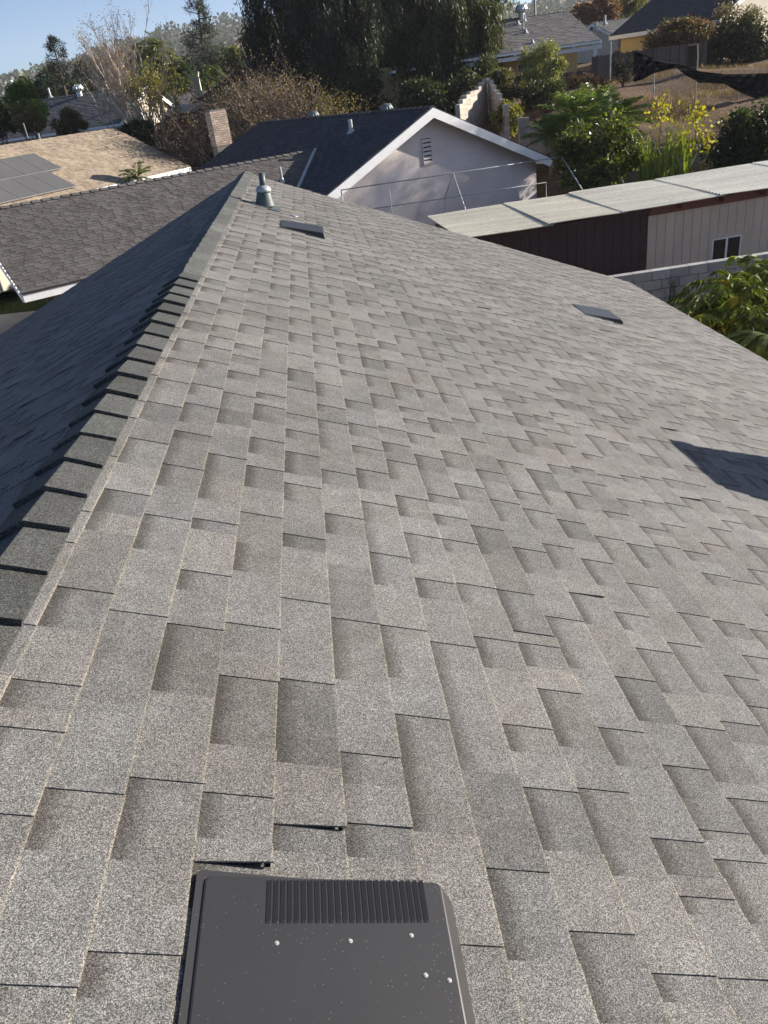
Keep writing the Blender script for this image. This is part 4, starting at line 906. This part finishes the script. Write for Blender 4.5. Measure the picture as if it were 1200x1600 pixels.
# reeds / ginger
rg = np.random.default_rng(700); c = at_y(1040, 282, 25.6); c[2] = gz(c[0], c[1]); zt0 = at_y(1040, 190, 25.6)[2]
t = thing('reed_clump', c, 'bright yellow-green strap-leaved reed clump behind the corrugated roof', 'plant'); H = zt0-c[2]
for k in range(70):
    a = rg.uniform(0, 2*math.pi); L = H*rg.uniform(.75, 1.12); o_ = c+A(rg.uniform(-.75, .8), rg.uniform(-.35, .35), 0); hd = A(math.cos(a), math.sin(a), 0); lean = rg.uniform(.08, .45); w_ = rg.uniform(.05, .1); b = MB(); V = []; sd = nrm(np.cross(hd, Z)+rg.normal(0, .3, 3))
    for q in np.linspace(0, 1, 8):
        p = o_+Z*L*(q-.22*lean*q**3)+hd*L*lean*q**2.2; ww = w_*(.5+.5*math.sin(math.pi*min(q*1.1, 1)))*(1-q**6)+.004; V += [p-sd*ww/2, p+sd*ww/2]
    b.add(V, [(2*i, 2*i+1, 2*i+3, 2*i+2) for i in range(7)], np.array([.20, .25, .035])*rg.uniform(.7, 1.2)); b.build('leaf', M['leaf'], t)
for i, (px, py) in enumerate([(1035, 165), (1088, 170), (1062, 215), (1105, 205), (1075, 222)]):
    tp = at_y(px, py, 25.8); b = MB(); o_ = A(tp[0]-.1, tp[1], gz(tp[0], tp[1])); b.tube([o_, (o_+tp)/2+rg.normal(0, .05, 3), tp], [.018, .014, .008], 5, (1.3, 1.2, .8)); b.build('stem', M['bark'], t)
    n = 90; P = tp+rg.normal(0, 1, (n, 3))*A(.16, .16, .2)-Z*.12; quads_obj('yellow_leaves', leaf_quads(P, rg.normal(size=(n, 3))-Z*.5, .15, .09, rg), leaf_cols(n, (.42, .36, .04), .25, rg), M['leaf'], t)

# compound-leaved tree below the eave at right
def compound_tree(label, ctr, rad, nfr, seed, base):
    rg = np.random.default_rng(seed); t = thing('garden_tree', base, label, 'tree'); b = MB(); cen = []
    P_, D_ = [], []; C_ = []; LL = []
    for i in range(nfr):
        d = nrm(rg.normal(size=3)*A(1, 1, .9)+Z*.15); o_ = ctr+d*rad*rg.uniform(.25, .95)
        if i < 14: cen.append(o_)
        out = nrm(A(d[0], d[1], .2)+rg.normal(0, .5, 3)); L = rg.uniform(.38, .68); n = 11; cc_ = np.array([.15, .185, .028])*rg.uniform(.4, 1.3)
        if rg.random() < .05: cc_ = np.array([.38, .30, .03])
        s = np.linspace(0, 1, n); pts = o_+np.outer(s, out)*L-np.outer(s**2, Z)*L*.55; sd = nrm(np.cross(out, Z))
        b.tube([pts[0], pts[n//2], pts[-1]], [.006, .005, .003], 3, (1, 1, .6))
        for j in range(1, n):
            for sg in (-1, 1): P_.append(pts[j]); D_.append(nrm(sd*sg+nrm(pts[j]-pts[j-1])*.5-Z*.75+rg.normal(0, .12, 3))); C_.append(cc_*rg.uniform(.8, 1.2)); LL.append(rg.uniform(.15, .25))
    quads_obj('crown', leaf_quads(np.array(P_), np.array(D_), np.array(LL), .058, rg), np.array(C_), M['leaf'], t)
    limbs(b, base, cen, .06, rg); b.build('trunk', M['bark'], t); return t
q = at_y(1152, 500, 12.6); compound_tree('leafy tree with drooping bright green compound leaves beside the eave', q, A(1.05, 1.0, .98), 280, 801, A(q[0], q[1], GZ))
q = at_y(1195, 470, 13.6); compound_tree('second compound-leaved tree at the right edge against the block wall', q, A(.8, .7, .85), 150, 802, A(q[0], q[1], GZ))
# long-leaved plant at the very right, near the eave
rg = np.random.default_rng(803); c = at_y(1196, 560, 11.3); t = thing('strap_leaf_plant', A(c[0], c[1], GZ), 'plant with broad drooping strap leaves at the right edge by the eave', 'plant')
b = MB(); b.tube([A(c[0], c[1], GZ), c], [.06, .04], 7); b.build('stem', M['bark'], t)
for k in range(34):
    a = rg.uniform(0, 2*math.pi); hd = A(math.cos(a), math.sin(a), 0); L = rg.uniform(.7, 1.1); sd = np.cross(hd, Z); V = []; b = MB(); e0 = rg.uniform(-.05, .75); w_ = rg.uniform(.06, .09)
    for q in np.linspace(0, 1, 8): p = c+Z*.35+hd*L*q*.9+Z*L*(e0*q-.95*q*q); ww = w_*math.sin(math.pi*(.12+.86*q)); V += [p-sd*ww, p+Z*.012, p+sd*ww]
    b.add(V, [(3*i+j, 3*i+j+1, 3*i+j+4, 3*i+j+3) for i in range(7) for j in range(2)], np.array([.10, .125, .025])*rg.uniform(.6, 1.25)); b.build('leaf', M['leaf'], t)
rg = np.random.default_rng(804); c = at_y(1047, 470, 15.2); t = thing('bare_shrub', A(c[0], c[1], GZ), 'small leafless dark shrub against the grey block wall', 'shrub'); b = MB()
for i in range(5): branch_rec(b, A(c[0], c[1], c[2]-.25), nrm(A(rg.uniform(-.4, .4), rg.uniform(-.2, .2), 1)), .32, .010, 3, rg, .3, (.05, .04, .035), .2, None, 3, (2, 4), .7)
b.tube([A(c[0], c[1], GZ), A(c[0], c[1], c[2]-.2)], .018, 6, (.05, .04, .035)); b.build('branches', M['twig'], t)

# ------------------------------------------------------------------ hillside houses, fences, walls on the right
# yellow house with porch (grey-brown roof)
YC = 50.
eR = at_y(939, 61, YC-.5); eL = at_y(700, 97, YC-1.); rr0 = at_y(903, 14, YC+4.2)
dC = nrm((eR-eL)*A(1, 1, 0)); azC = math.degrees(math.atan2(dC[0], dC[1])); uC, vC = azv(azC)     # v points towards us
zE = (eR[2]+eL[2])/2; wC = 5.2; hR = rr0[2]-zE
LC = 8.2
eR2 = A(eR[0], eR[1], zE); Rc = eR2-vC*wC+Z*hR-uC*LC
pC = math.atan2(hR, wC); gC = zE-2.55
hC = thing('house', A(*(eR2-uC*6-vC*3)[:2], gC), 'yellow house with grey-brown roof and white-posted porch on the slope', 'house')
gable(hC, Rc, azC, LC, wC, wC, pC, pC, .35, gC, M['shingle_far'], col_soft, M['yellow_wall'], M['white_paint'], 61, walls=False, tooth=(.3, .6), gapd=(.3, .6), eave_h=.12, rake_h=.16)
def bxC(a, d, z0, la, ld, lz, mat, name, par=None): # along -u from eR2, d back from eave
    b = MB(); b.box(eR2-uC*a-vC*d+Z*(z0-0), -uC*la, -vC*ld, Z*lz); return b.build(name, mat, par or hC)
bxC(.6, 2.3, -2.75, 12.6, .15, 2.9, M['yellow_wall'], 'wall'); bxC(.5, 2.3, -2.75, .15, 6, 3.6, M['yellow_wall'], 'wall')
bxC(-.1, .15, -.42, LC, .16, .2, M['white_paint'], 'porch_beam')
for a in (.15, 4.15, 8.2): bxC(a, .17, -2.75, .2, .16, 2.33, M['white_paint'], 'porch_post')
for a in np.arange(.4, 12, 1.15): bxC(a, -.05, -.2, .12, 2.2, .12, M['white_paint'], 'rafter_tail')
o_ = bxC(2.3, 2.27, -2.6, 1.9, .06, 2.0, M['vinyl'], 'window'); bxC(2.36, 2.24, -2.54, 1.78, .02, 1.88, M['glass_blue'] if 'glass_blue' in M else M['solar'], 'pane', o_)
SC_ = nrm(vC*math.cos(pC)-Z*math.sin(pC)); NC = nrm(vC*math.sin(pC)+Z*math.cos(pC))
def onC(px, py): d = ray(px, py); return CAM+d*(((Rc-CAM)@NC)/(d@NC))
turbine(onC(815, 29)+Z*.1, hC, 1.5, M['alu'])
for px, py, h, r in ((820, 33, .35, .05), (809, 38, .2, .09), (818, 47, .5, .04), (821, 51, .2, .08), (832, 67, .18, .06)): stack(onC(px, py), h, r, hC)
b = MB(); q = at_y(836, 22, 58); b.tube([A(q[0], q[1], gz(q[0], q[1])), q+Z*1.3], .07, 7); b.build('utility_pole', M['galv'], None, 'slim pale pole rising behind the grey-brown roof', 'pole')
# house with dark sloping roof, cream walls, top right
YD = 56.
eA = at_y(952, 58, YD); eB_ = at_y(1122, 22, YD-6)
dD = nrm((eB_-eA)*A(1, 1, 0)); azD = math.degrees(math.atan2(dD[0], dD[1])); uD, vD = azv(azD); zD = (eA[2]+eB_[2])/2-.1; LD = np.linalg.norm((eB_-eA)[:2])
wD = 6.; pD = R(21); RD = A(eA[0], eA[1], zD)-vD*wD+Z*wD*math.tan(pD)
hD = thing('house', A(*(eA+uD*4-vD*4)[:2], zD-2.7), 'house with dark sloping roof and cream walls at top right', 'house')
gable(hD, RD, azD, LD, wD, wD, pD, pD, .5, zD-2.9, M['shingle_dark'], col_soft, M['cream_wall'], M['white_paint'], 71, tooth=(.3, .6), gapd=(.3, .6), rake_h=.25, eave_h=.22)
b = MB(); b.box(A(eA[0], eA[1], zD-2.9)+uD*.6-vD*.46, uD*4.6, vD*.03, Z*2.6); b.build('wall', M['yellow_wall'], hD)
q = A(eA[0], eA[1], zD-1.5)+uD*2.3-vD*.41; b = MB(); b.box(q, uD*.5, vD*.03, Z*.8); b.build('window', M['glass'], hD)
q = A(eA[0], eA[1], zD-1.6)+uD*.1-vD*.5; b = MB(); b.box(q, uD*.75, vD*.03, Z*.8); b.build('window', M['glass'], hD)
# roof between them
q = at_y(925, 42, 60); Rg_ = at_y(905, 33, 66); uG, vG = azv(80)
hG = thing('house', A(*at_y(950, 60, 66)[:2], -2), 'low grey roof half hidden between the yellow and cream houses', 'house')
gable(hG, at_y(925, 36, 68), 82, 9, 4, 4, R(16), R(16), .3, -1.5, M['shingle_far'], col_soft, M['cream_wall'], M['white_paint'], 75, tooth=(.4, .8), gapd=(.4, .8))
for px, py in ((945, 37), (931, 47)): q = at_y(px, py, 66.5); stack(q, .55, .09, hG)
# wooden fence boards
wf = thing('wooden_fence', at_y(1000, 115, 44), 'weathered grey wooden board fence on the dirt slope', 'fence')
f0, f1 = at_y(925, 89, 45), at_y(1106, 65, 46.5); b0 = at_y(925, 121, 45)
nb = 62; prot = None
for k in range(nb):
    q = f0+(f1-f0)*k/nb; hb = 1.45+random.uniform(-.06, .06); g = random.uniform(.6, 1.4); fd = nrm((f1-f0)*A(1, 1, 0)); wdt = np.linalg.norm((f1-f0)[:2])/nb*.93
    b = MB(); b.box(q-Z*(hb-.02+random.uniform(-.04, .04)), fd*wdt, A(-fd[1], fd[0], 0)*.022, Z*hb, (g, g*.98, g*.95)); b.build('fence_board', M['wood_grey'], wf)
b = MB(); b.box(f0-Z*.4+A(0, .03, 0), f1-f0, A(0, .05, 0), Z*.09); b.build('rail', M['wood_grey'], wf)
wf2 = thing('wooden_fence', at_y(770, 125, 46), 'dark board fence below the yellow house porch', 'fence')
f0, f1 = at_y(745, 124, 46), at_y(925, 110, 46)
fd = nrm((f1-f0)*A(1, 1, 0)); wl_ = np.linalg.norm((f1-f0)[:2])
for k in range(44):
    q = f0+(f1-f0)*k/44; g = random.uniform(.5, 1.2); hb = 1.35+random.uniform(-.08, .08); b = MB(); b.box(q-Z*hb, fd*wl_/44*.9, A(-fd[1], fd[0], 0)*.022, Z*hb, (g, g, g)); b.build('fence_board', M['wood_grey'], wf2)
b = MB(); q = at_y(954, 65, 43); b.tube([A(q[0], q[1], gz(*q[:2])), q], .04, 7); b.build('fence_pole', M['galv'], None, 'thin metal pole standing at the wooden fence', 'pole')
b = MB(); q = at_y(1083, 70, 43); g0 = at_y(1080, 108, 43); b.tube([g0-Z*.3, (q+g0)/2+A(.05, 0, 0), q], [.34, .27, .25], 11, (.3, .27, .26)); b.build('tree_stump', M['bark'], None, 'thick dark tree stump in front of the wooden fence', 'stump')
# black shade cloth draped along the slope, with chain link below
def interp(tab, x): xs = [p[0] for p in tab]; ys = [p[1] for p in tab]; return float(np.interp(x, xs, ys))
topc = [(990, 80), (1040, 97), (1065, 101), (1092, 111), (1132, 116), (1180, 115), (1240, 112)]; botc = [(990, 128), (1005, 124), (1020, 115), (1056, 106), (1074, 119), (1092, 129), (1132, 131), (1155, 144), (1180, 154), (1240, 158)]
b = MB(); V = []; nx, nz_ = 90, 12
for i in range(nx+1):
    px = 990+250*i/nx
    for j in range(nz_+1):
        s = j/nz_; py = interp(topc, px)*(1-s)+interp(botc, px)*s; y_ = 36.6+.10*math.sin(px*.16+s*5)+.09*math.sin(px*.41+s*9)+.06*math.sin(s*22+px*.05)-.25*s; V.append(at_y(px, py, y_))
n_ = nz_+1; Fs = [(i*n_+j, (i+1)*n_+j, (i+1)*n_+j+1, i*n_+j+1) for i in range(nx) for j in range(nz_)]
m_ = len(V); V += [p+A(0, .012, 0) for p in V]; Fs += [tuple(x+m_ for x in f[::-1]) for f in Fs]
b.add(V, Fs); b.build('shade_cloth', M['black_cloth'], None, 'black shade cloth sagging along the dirt slope fence', 'cloth', smooth=True)
cf = thing('chain_link_fence', at_y(1060, 140, 37.0), 'chain link fence hanging below the black cloth on the dirt slope', 'fence')
for px, p0, p1 in ((1022, 113, 137), (1087, 118, 155), (1153, 140, 170), (1200, 118, 160)):
    b = MB(); b.tube([at_y(px, p1, 37.1)-Z*.2, at_y(px, p0, 37.1)], .03, 7); b.build('post', M['galv'], cf)
b = MB(); c00 = at_y(1022, 135, 37.05); cd = nrm((at_y(1087, 150, 37.05)-c00)*A(1, 1, 0)); H_ = .75
for k in range(20):
    a0 = c00+cd*k*.085-Z*.2
    for sg in (1, -1):
        e_ = a0+cd*H_*.5*sg+Z*H_; 
        b.tube([a0, e_], .0045, 3, cap=False)
b.build('mesh', M['galv'], cf, kind='stuff')
# stepped tan block walls
def step_wall(label, pts, y0, y1, gw='stepped tan block walls behind the mauve gable'):
    t = thing('stepped_wall', at_y(pts[0][0], pts[0][1]+20, y0), label, 'wall', gw); n = len(pts)
    for i, (px, py) in enumerate(pts):
        y_ = y0+(y1-y0)*i/max(1, n-1); q = at_y(px, py, y_); g_ = gz(q[0], q[1])
        nx_ = at_y(pts[min(i+1, n-1)][0], pts[min(i+1, n-1)][1], y0+(y1-y0)*min(i+1, n-1)/max(1, n-1)); d = (nx_-q)*A(1, 1, 0)
        if i == n-1: d = dprev
        dprev = d; zt = q[2]; pr = nrm(A(-d[1], d[0], 0))
        k = 0
        while k < 14 and zt-k*.2 > g_-.2:
            gcol = random.uniform(.85, 1.12); b = MB(); b.box(q-Z*.2*(k+1), d*.985, pr*.2, Z*.19, (gcol, gcol, gcol)); b.build('block', M['block_tan'], t); k += 1
step_wall('stepped tan wall descending left behind the gable peak', [(718, 163), (723, 155), (729, 148), (735, 143), (742, 141), (748, 135), (754, 128), (760, 122)], 36, 40)
step_wall('stepped tan wall descending right behind the gable peak', [(762, 125), (765, 133), (769, 141), (774, 146), (778, 155), (783, 163)], 40, 37)
step_wall('short tan block pier among the palms', [(811, 184), (819, 184)], 35.5, 35.5)
step_wall('low tan retaining wall right of the block pier', [(828, 195), (840, 197), (852, 200), (864, 203)], 35, 34.5)
step_wall('low concrete retaining wall between the reeds and the dark shrub', [(1060, 226), (1075, 228), (1090, 229), (1105, 231), (1120, 233), (1135, 235), (1150, 236)], 28.3, 28.6)

# ------------------------------------------------------------------ left distance: grey roof, brown gable, patio cover
YE = 66.
e0 = at_y(60, 212, YE-2); e1 = at_y(186, 191, YE-4)
dE = nrm((e1-e0)*A(1, 1, 0)); azE = math.degrees(math.atan2(dE[0], dE[1])); uE, vE = azv(azE); zE2 = (e0[2]+e1[2])/2; tE = at_y(110, 149, YE+3); hE_ = tE[2]-zE2
wE = 5.5; pE = math.atan2(hE_, wE); LE = np.linalg.norm((e1-e0)[:2])+6.
RE = A(e1[0], e1[1], zE2)-vE*wE+Z*hE_-uE*LE
hE = thing('house', A(*((e0+e1)/2-vE*3)[:2], zE2-2.6), 'house with plain dark grey roof and white gable trim at left', 'house')
gable(hE, RE, azE, LE, wE, wE, pE, pE, .3, zE2-2.8, M['shingle_slate'], col_soft, M['cream_wall'], M['white_paint'], 81, tooth=(.3, .6), gapd=(.3, .6), rake_h=.3)
SE = nrm(vE*math.cos(pE)-Z*math.sin(pE)); NE = nrm(vE*math.sin(pE)+Z*math.cos(pE))
def onE(px, py): d = ray(px, py); return CAM+d*(((RE-CAM)@NE)/(d@NE))
turbine(onE(125, 150)+Z*.1, hE, 1.6, M['alu']); stack(onE(79, 151), .6, .08, hE); stack(onE(179, 171), .3, .1, hE)
# white A-shaped gable end right of it
b = MB(); qa = at_y(200, 139, 60); ql = at_y(190, 192, 60); qr = at_y(224, 182, 60)
t = thing('white_gable', A(qa[0], qa[1], gz(qa[0], qa[1])), 'white bargeboards of a small steep gable behind the leafless tree', 'gable')
wd_ = A(0, .12, 0)
for s_, e_ in ((qa, ql), (qa, qr)):
    b = MB(); b.slab([s_, e_, e_-Z*.55, s_-Z*.75], wd_); b.build('bargeboard', M['white_paint'], t)
b = MB(); b.slab([qa-Z*.7+wd_, ql-Z*.5+wd_, A(ql[0], ql[1], gz(ql[0], ql[1]))+wd_, A(qr[0], qr[1], gz(qr[0], qr[1]))+wd_, qr-Z*.5+wd_], A(0, 3, 0)); b.build('wall', M['cream_wall'], t)
# brown gabled house
ap = at_y(415, 79, 60); lf = at_y(297, 163, 60); dF = nrm((lf-ap)*A(1, 1, 0)); wF = np.linalg.norm((lf-ap)[:2]); pF = math.atan2(ap[2]-lf[2], wF)
azF = math.degrees(math.atan2(dF[0], dF[1]))+90; uF, vF = azv(azF)     # v = -dF , ridge runs away
hF = thing('house', A(ap[0], ap[1]+3, gz(ap[0], ap[1]+3)), 'dark brown gabled house rising behind the dry bushes', 'house')
if uF[1] < 0: azF += 180
gable(hF, ap, azF, 9, wF, wF, pF, pF, .4, lf[2]-2.6, M['shingle_dark'], col_soft, M['brown_wall'], M['wood_dark'], 91, tooth=(.4, .8), gapd=(.4, .8), rake_h=.3)
q = at_y(421, 80, 63); b = MB(); b.lathe(q-Z*.2, [(.22, 0), (.22, .35), (.30, .38), (.30, .6), (.18, .75)], Z, 12); b.build('chimney_pot', M['alu'], hF)
# beige chimney left of it and its low roof
q0_ = at_y(306, 152, 63); q1_ = at_y(303, 116, 63); b = MB(); b.box(A(q0_[0]-.28, q0_[1], gz(*q0_[:2])), A(.75, 0, 0), A(0, .6, 0), A(0, 0, q1_[2]-gz(*q0_[:2]))); b.box(A(q0_[0]-.33, q0_[1]-.05, q1_[2]), A(.85, 0, 0), A(0, .7, 0), A(0, 0, .12)); b.build('stucco_chimney', M['cream_wall'], None, 'tall beige stucco chimney beside the dark brown gable', 'chimney')
hH = thing('house', at_y(290, 175, 72), 'low beige roof beside the beige stucco chimney', 'house')
gable(hH, at_y(262, 150, 74), 88, 8, 5, 5, R(15), R(15), .3, -2.5, M['shingle_far'], col_soft, M['cream_wall'], M['white_paint'], 95, tooth=(.4, .9), gapd=(.4, .9))
# slatted patio cover
pc = thing('patio_cover', at_y(280, 200, 54), 'slatted patio cover left of the brick chimney', 'patio cover')
c0_, c1_ = at_y(256, 181, 52), at_y(310, 172, 52); ux = (c1_-c0_); back = A(0, 4.5, .35)
for k in range(17):
    o_ = c0_+ux*k/17; b = MB(); b.box(o_, ux/17*.5, back, Z*.08); b.build('slat', M['slat'], pc)
b = MB(); b.box(c0_-Z*.16, ux*1.02, A(0, .1, 0), Z*.15); b.build('beam', M['wood_dark'], pc)
for f_ in (.03, .95): q = c0_+ux*f_; b = MB(); b.box(A(q[0], q[1]+.01, gz(q[0], q[1])), A(.12, 0, 0), A(0, .1, 0), A(0, 0, q[2]-.16-gz(q[0], q[1]))); b.build('post', M['wood_dark'], pc)
rf = thing('red_fence', at_y(275, 215, 50), 'dark red board wall below the slatted patio cover', 'fence'); r0, r1 = at_y(243, 192, 50), at_y(322, 180, 50)
for k in range(22): o_ = r0+(r1-r0)*k/22; g = random.uniform(.7, 1.2); b = MB(); b.box(o_-Z*1.9, (r1-r0)/22*.95, A(0, .03, 0), Z*1.9, (g, g, g)); b.build('fence_board', M['redfence'], rf)
# street lamp at left
q = at_y(13, 150, 70); b0_ = A(q[0], q[1], gz(q[0], q[1])); tp = at_y(12, 130, 70); hdp = at_y(17, 127, 70)
t = thing('street_lamp', b0_, 'white curved street lamp above the green shrub at the left edge', 'street lamp')
b = MB(); b.tube([b0_, q, at_y(10.5, 138, 70), tp, (tp+hdp)/2+Z*.06, hdp], [.09, .07, .06, .05, .045, .045], 8); b.build('pole', M['white_paint'], t, smooth=True)
b = MB(); b.lathe(hdp-Z*.08, [(.08, 0), (.14, .05), (.1, .14), (.03, .17)], Z, 10); b.build('lamp_head', M['white_paint'], t, smooth=True)

# ------------------------------------------------------------------ yard at lower left
def sheet(name, pts, z, mat, kind='structure'): b = MB(); b.slab([A(p[0], p[1], z) for p in pts], -Z*.05); return b.build(name, mat, None, kind=kind)
p1, p2, p3, p4 = at_z(-160, 510, GZ), at_z(70, 485, GZ), at_z(75, 440, GZ), at_z(-160, 470, GZ)
sheet('lawn', [p1, p2, p3, p4], GZ+.06, M['lawn'])
rg = np.random.default_rng(900); n = 14000; uu, ww = rg.random(n), rg.random(n); Pg = (p1*(1-uu[:, None])+p2*uu[:, None])*(1-ww[:, None])+(p4*(1-uu[:, None])+p3*uu[:, None])*ww[:, None]; Pg[:, 2] = GZ+.05
Dg = rg.normal(0, .4, (n, 3))+Z; o = quads_obj('grass', leaf_quads(Pg, Dg, .09, .02, rg), leaf_cols(n, (.06, .10, .02), .35, rg), M['leaf'], None, 'stuff', 'short green grass of the lawn strip below the left eave'); o['category'] = 'grass'
c1_, c2_, c3_, c4_ = at_z(-200, 640, GZ), at_z(200, 560, GZ), at_z(75, 484, GZ), at_z(-200, 516, GZ)
sheet('path', [c1_, c2_, c3_, c4_], GZ+.03, M['concrete'])
k1, k2 = at_z(-200, 484, GZ), at_z(24, 458, GZ); kk = thing('garden_wall', k2, 'low pale garden wall with orange coping beyond the lawn strip', 'wall')
b = MB(); b.box(k1+A(0, 0, -.05), k2-k1, A(0, .25, 0), Z*.75); b.build('wall_body', M['stucco'], kk)
nn = 14
for k in range(nn): b = MB(); b.box(k1+(k2-k1)*k/nn+A(0, -.04, .702), (k2-k1)/nn*.96, A(0, .33, 0), Z*.09); b.build('coping_stone', M['orange'], kk)
shrub('hedge', 'dark hedge behind the low garden wall at the left edge', 'hedge', at_z(-30, 420, GZ+.9)+A(-.3, .8, 0), (1.8, 1.0, 1.0), 5000, .12, .06, (.03, .045, .018), seed=50)

# ------------------------------------------------------------------ far hills: trees as one mass, houses one by one
rg = np.random.default_rng(950); N_ = 5200
azr = rg.uniform(R(-38), R(38), N_); rr = 300*np.exp(rg.random(N_)*math.log(1250/300.)); X = rr*np.sin(azr); Y_ = rr*np.cos(azr); ZZ = hgt(X, Y_)
Q = []; Cq = []
for i in range(N_):
    h = rg.uniform(3, 7)*(1 if rr[i] < 600 else 1.3); w_ = h*rg.uniform(.35, .65); n = 26
    dd = rg.normal(size=(n, 3)); dd /= np.linalg.norm(dd, axis=1, keepdims=True)
    P = A(X[i], Y_[i], ZZ[i]+h*.5)+dd*A(w_*.8, w_*.8, h*.42)*rg.uniform(.5, 1., (n, 1)); Q.append(leaf_quads(P, dd+rg.normal(0, .6, (n, 3)), h*.42, h*.32, rg)); cb = A(.055, .07, .035)*rg.uniform(.55, 1.35); Cq.append(leaf_cols(n, cb, .25, rg))
o = quads_obj('hillside_trees', np.concatenate(Q), np.concatenate(Cq), M['leaf'], None, 'stuff', 'mass of far-off trees covering the hazy hillsides'); o['category'] = 'trees'
def far_house(px, py, y, w, h, lab, grp):
    q = at_y(px, py, y); lo = gz(q[0], q[1]); t = thing('hill_house', A(q[0], q[1], min(lo, q[2]-h)), lab, 'house', grp); d = w*.7
    z0 = min(lo-1, q[2]-h); b = MB(); b.box(A(q[0]-w/2, q[1], z0), A(w, 0, 0), A(0, d, 0), A(0, 0, q[2]-z0)); b.build('wall', M['hillwall'], t)
    b = MB(); o_ = A(q[0], q[1]+d/2, q[2]); b.add([o_+A(-w*.58, -d*.6, 0), o_+A(w*.58, -d*.6, 0), o_+A(w*.58, d*.6, 0), o_+A(-w*.58, d*.6, 0), o_+A(-w*.3, 0, h*.45), o_+A(w*.3, 0, h*.45)], [(0, 1, 5, 4), (1, 2, 5), (2, 3, 4, 5), (3, 0, 4), (3, 2, 1, 0)]); b.build('roof', M['hillroof'], t)
    for k in (-.25, .2): b = MB(); b.box(A(q[0]+w*k-.5, q[1]-.06, q[2]-h*.5), A(1.2, 0, 0), A(0, .05, 0), A(0, 0, 1.2)); b.build('window', M['glass'], t)
def hill_y(px, py):       # distance at which the sight line meets the hillside
    d = ray(px, py)
    for y in np.geomspace(170, 1500, 500):
        q = CAM+d*(y/d[1])
        if q[2] < gz(q[0], q[1]): return y
    return None
for i, (px, py, w) in enumerate([(352, 76, 13), (368, 72, 14), (384, 74, 12), (345, 84, 11), (357, 66, 12), (376, 61, 12), (330, 90, 11), (366, 84, 10), (392, 80, 12), (399, 66, 12), (8, 120, 14), (26, 120, 16), (44, 119, 13), (62, 118, 15), (80, 119, 13), (110, 117, 14), (128, 120, 13), (5, 134, 12), (126, 127, 9), (150, 110, 12), (820, 6, 9), (843, 10, 10), (862, 3, 10), (883, 8, 9), (800, 12, 9)]):
    y = hill_y(px, py+2)
    if y is None: continue
    far_house(px, py, y*.985, w*y/900., 5.5*y/900.+1., 'tiny pale house among trees on the far hillside', 'houses on the far hillside')
# haze
hz = MB(); hz.box(A(-1650, -1650, -60), A(3300, 0, 0), A(0, 3300, 0), A(0, 0, 190)); 
m = bpy.data.materials.new('haze'); m.use_nodes = True; nt = m.node_tree; nt.nodes.remove(nt.nodes['Principled BSDF']); pv = nt.nodes.new('ShaderNodeVolumePrincipled'); pv.inputs['Color'].default_value = (.95, .97, 1., 1); pv.inputs['Density'].default_value = .00022; pv.inputs['Anisotropy'].default_value = .2; nt.links.new(pv.outputs[0], nt.nodes['Material Output'].inputs['Volume'])
hz.build('haze', m, None, kind='stuff')
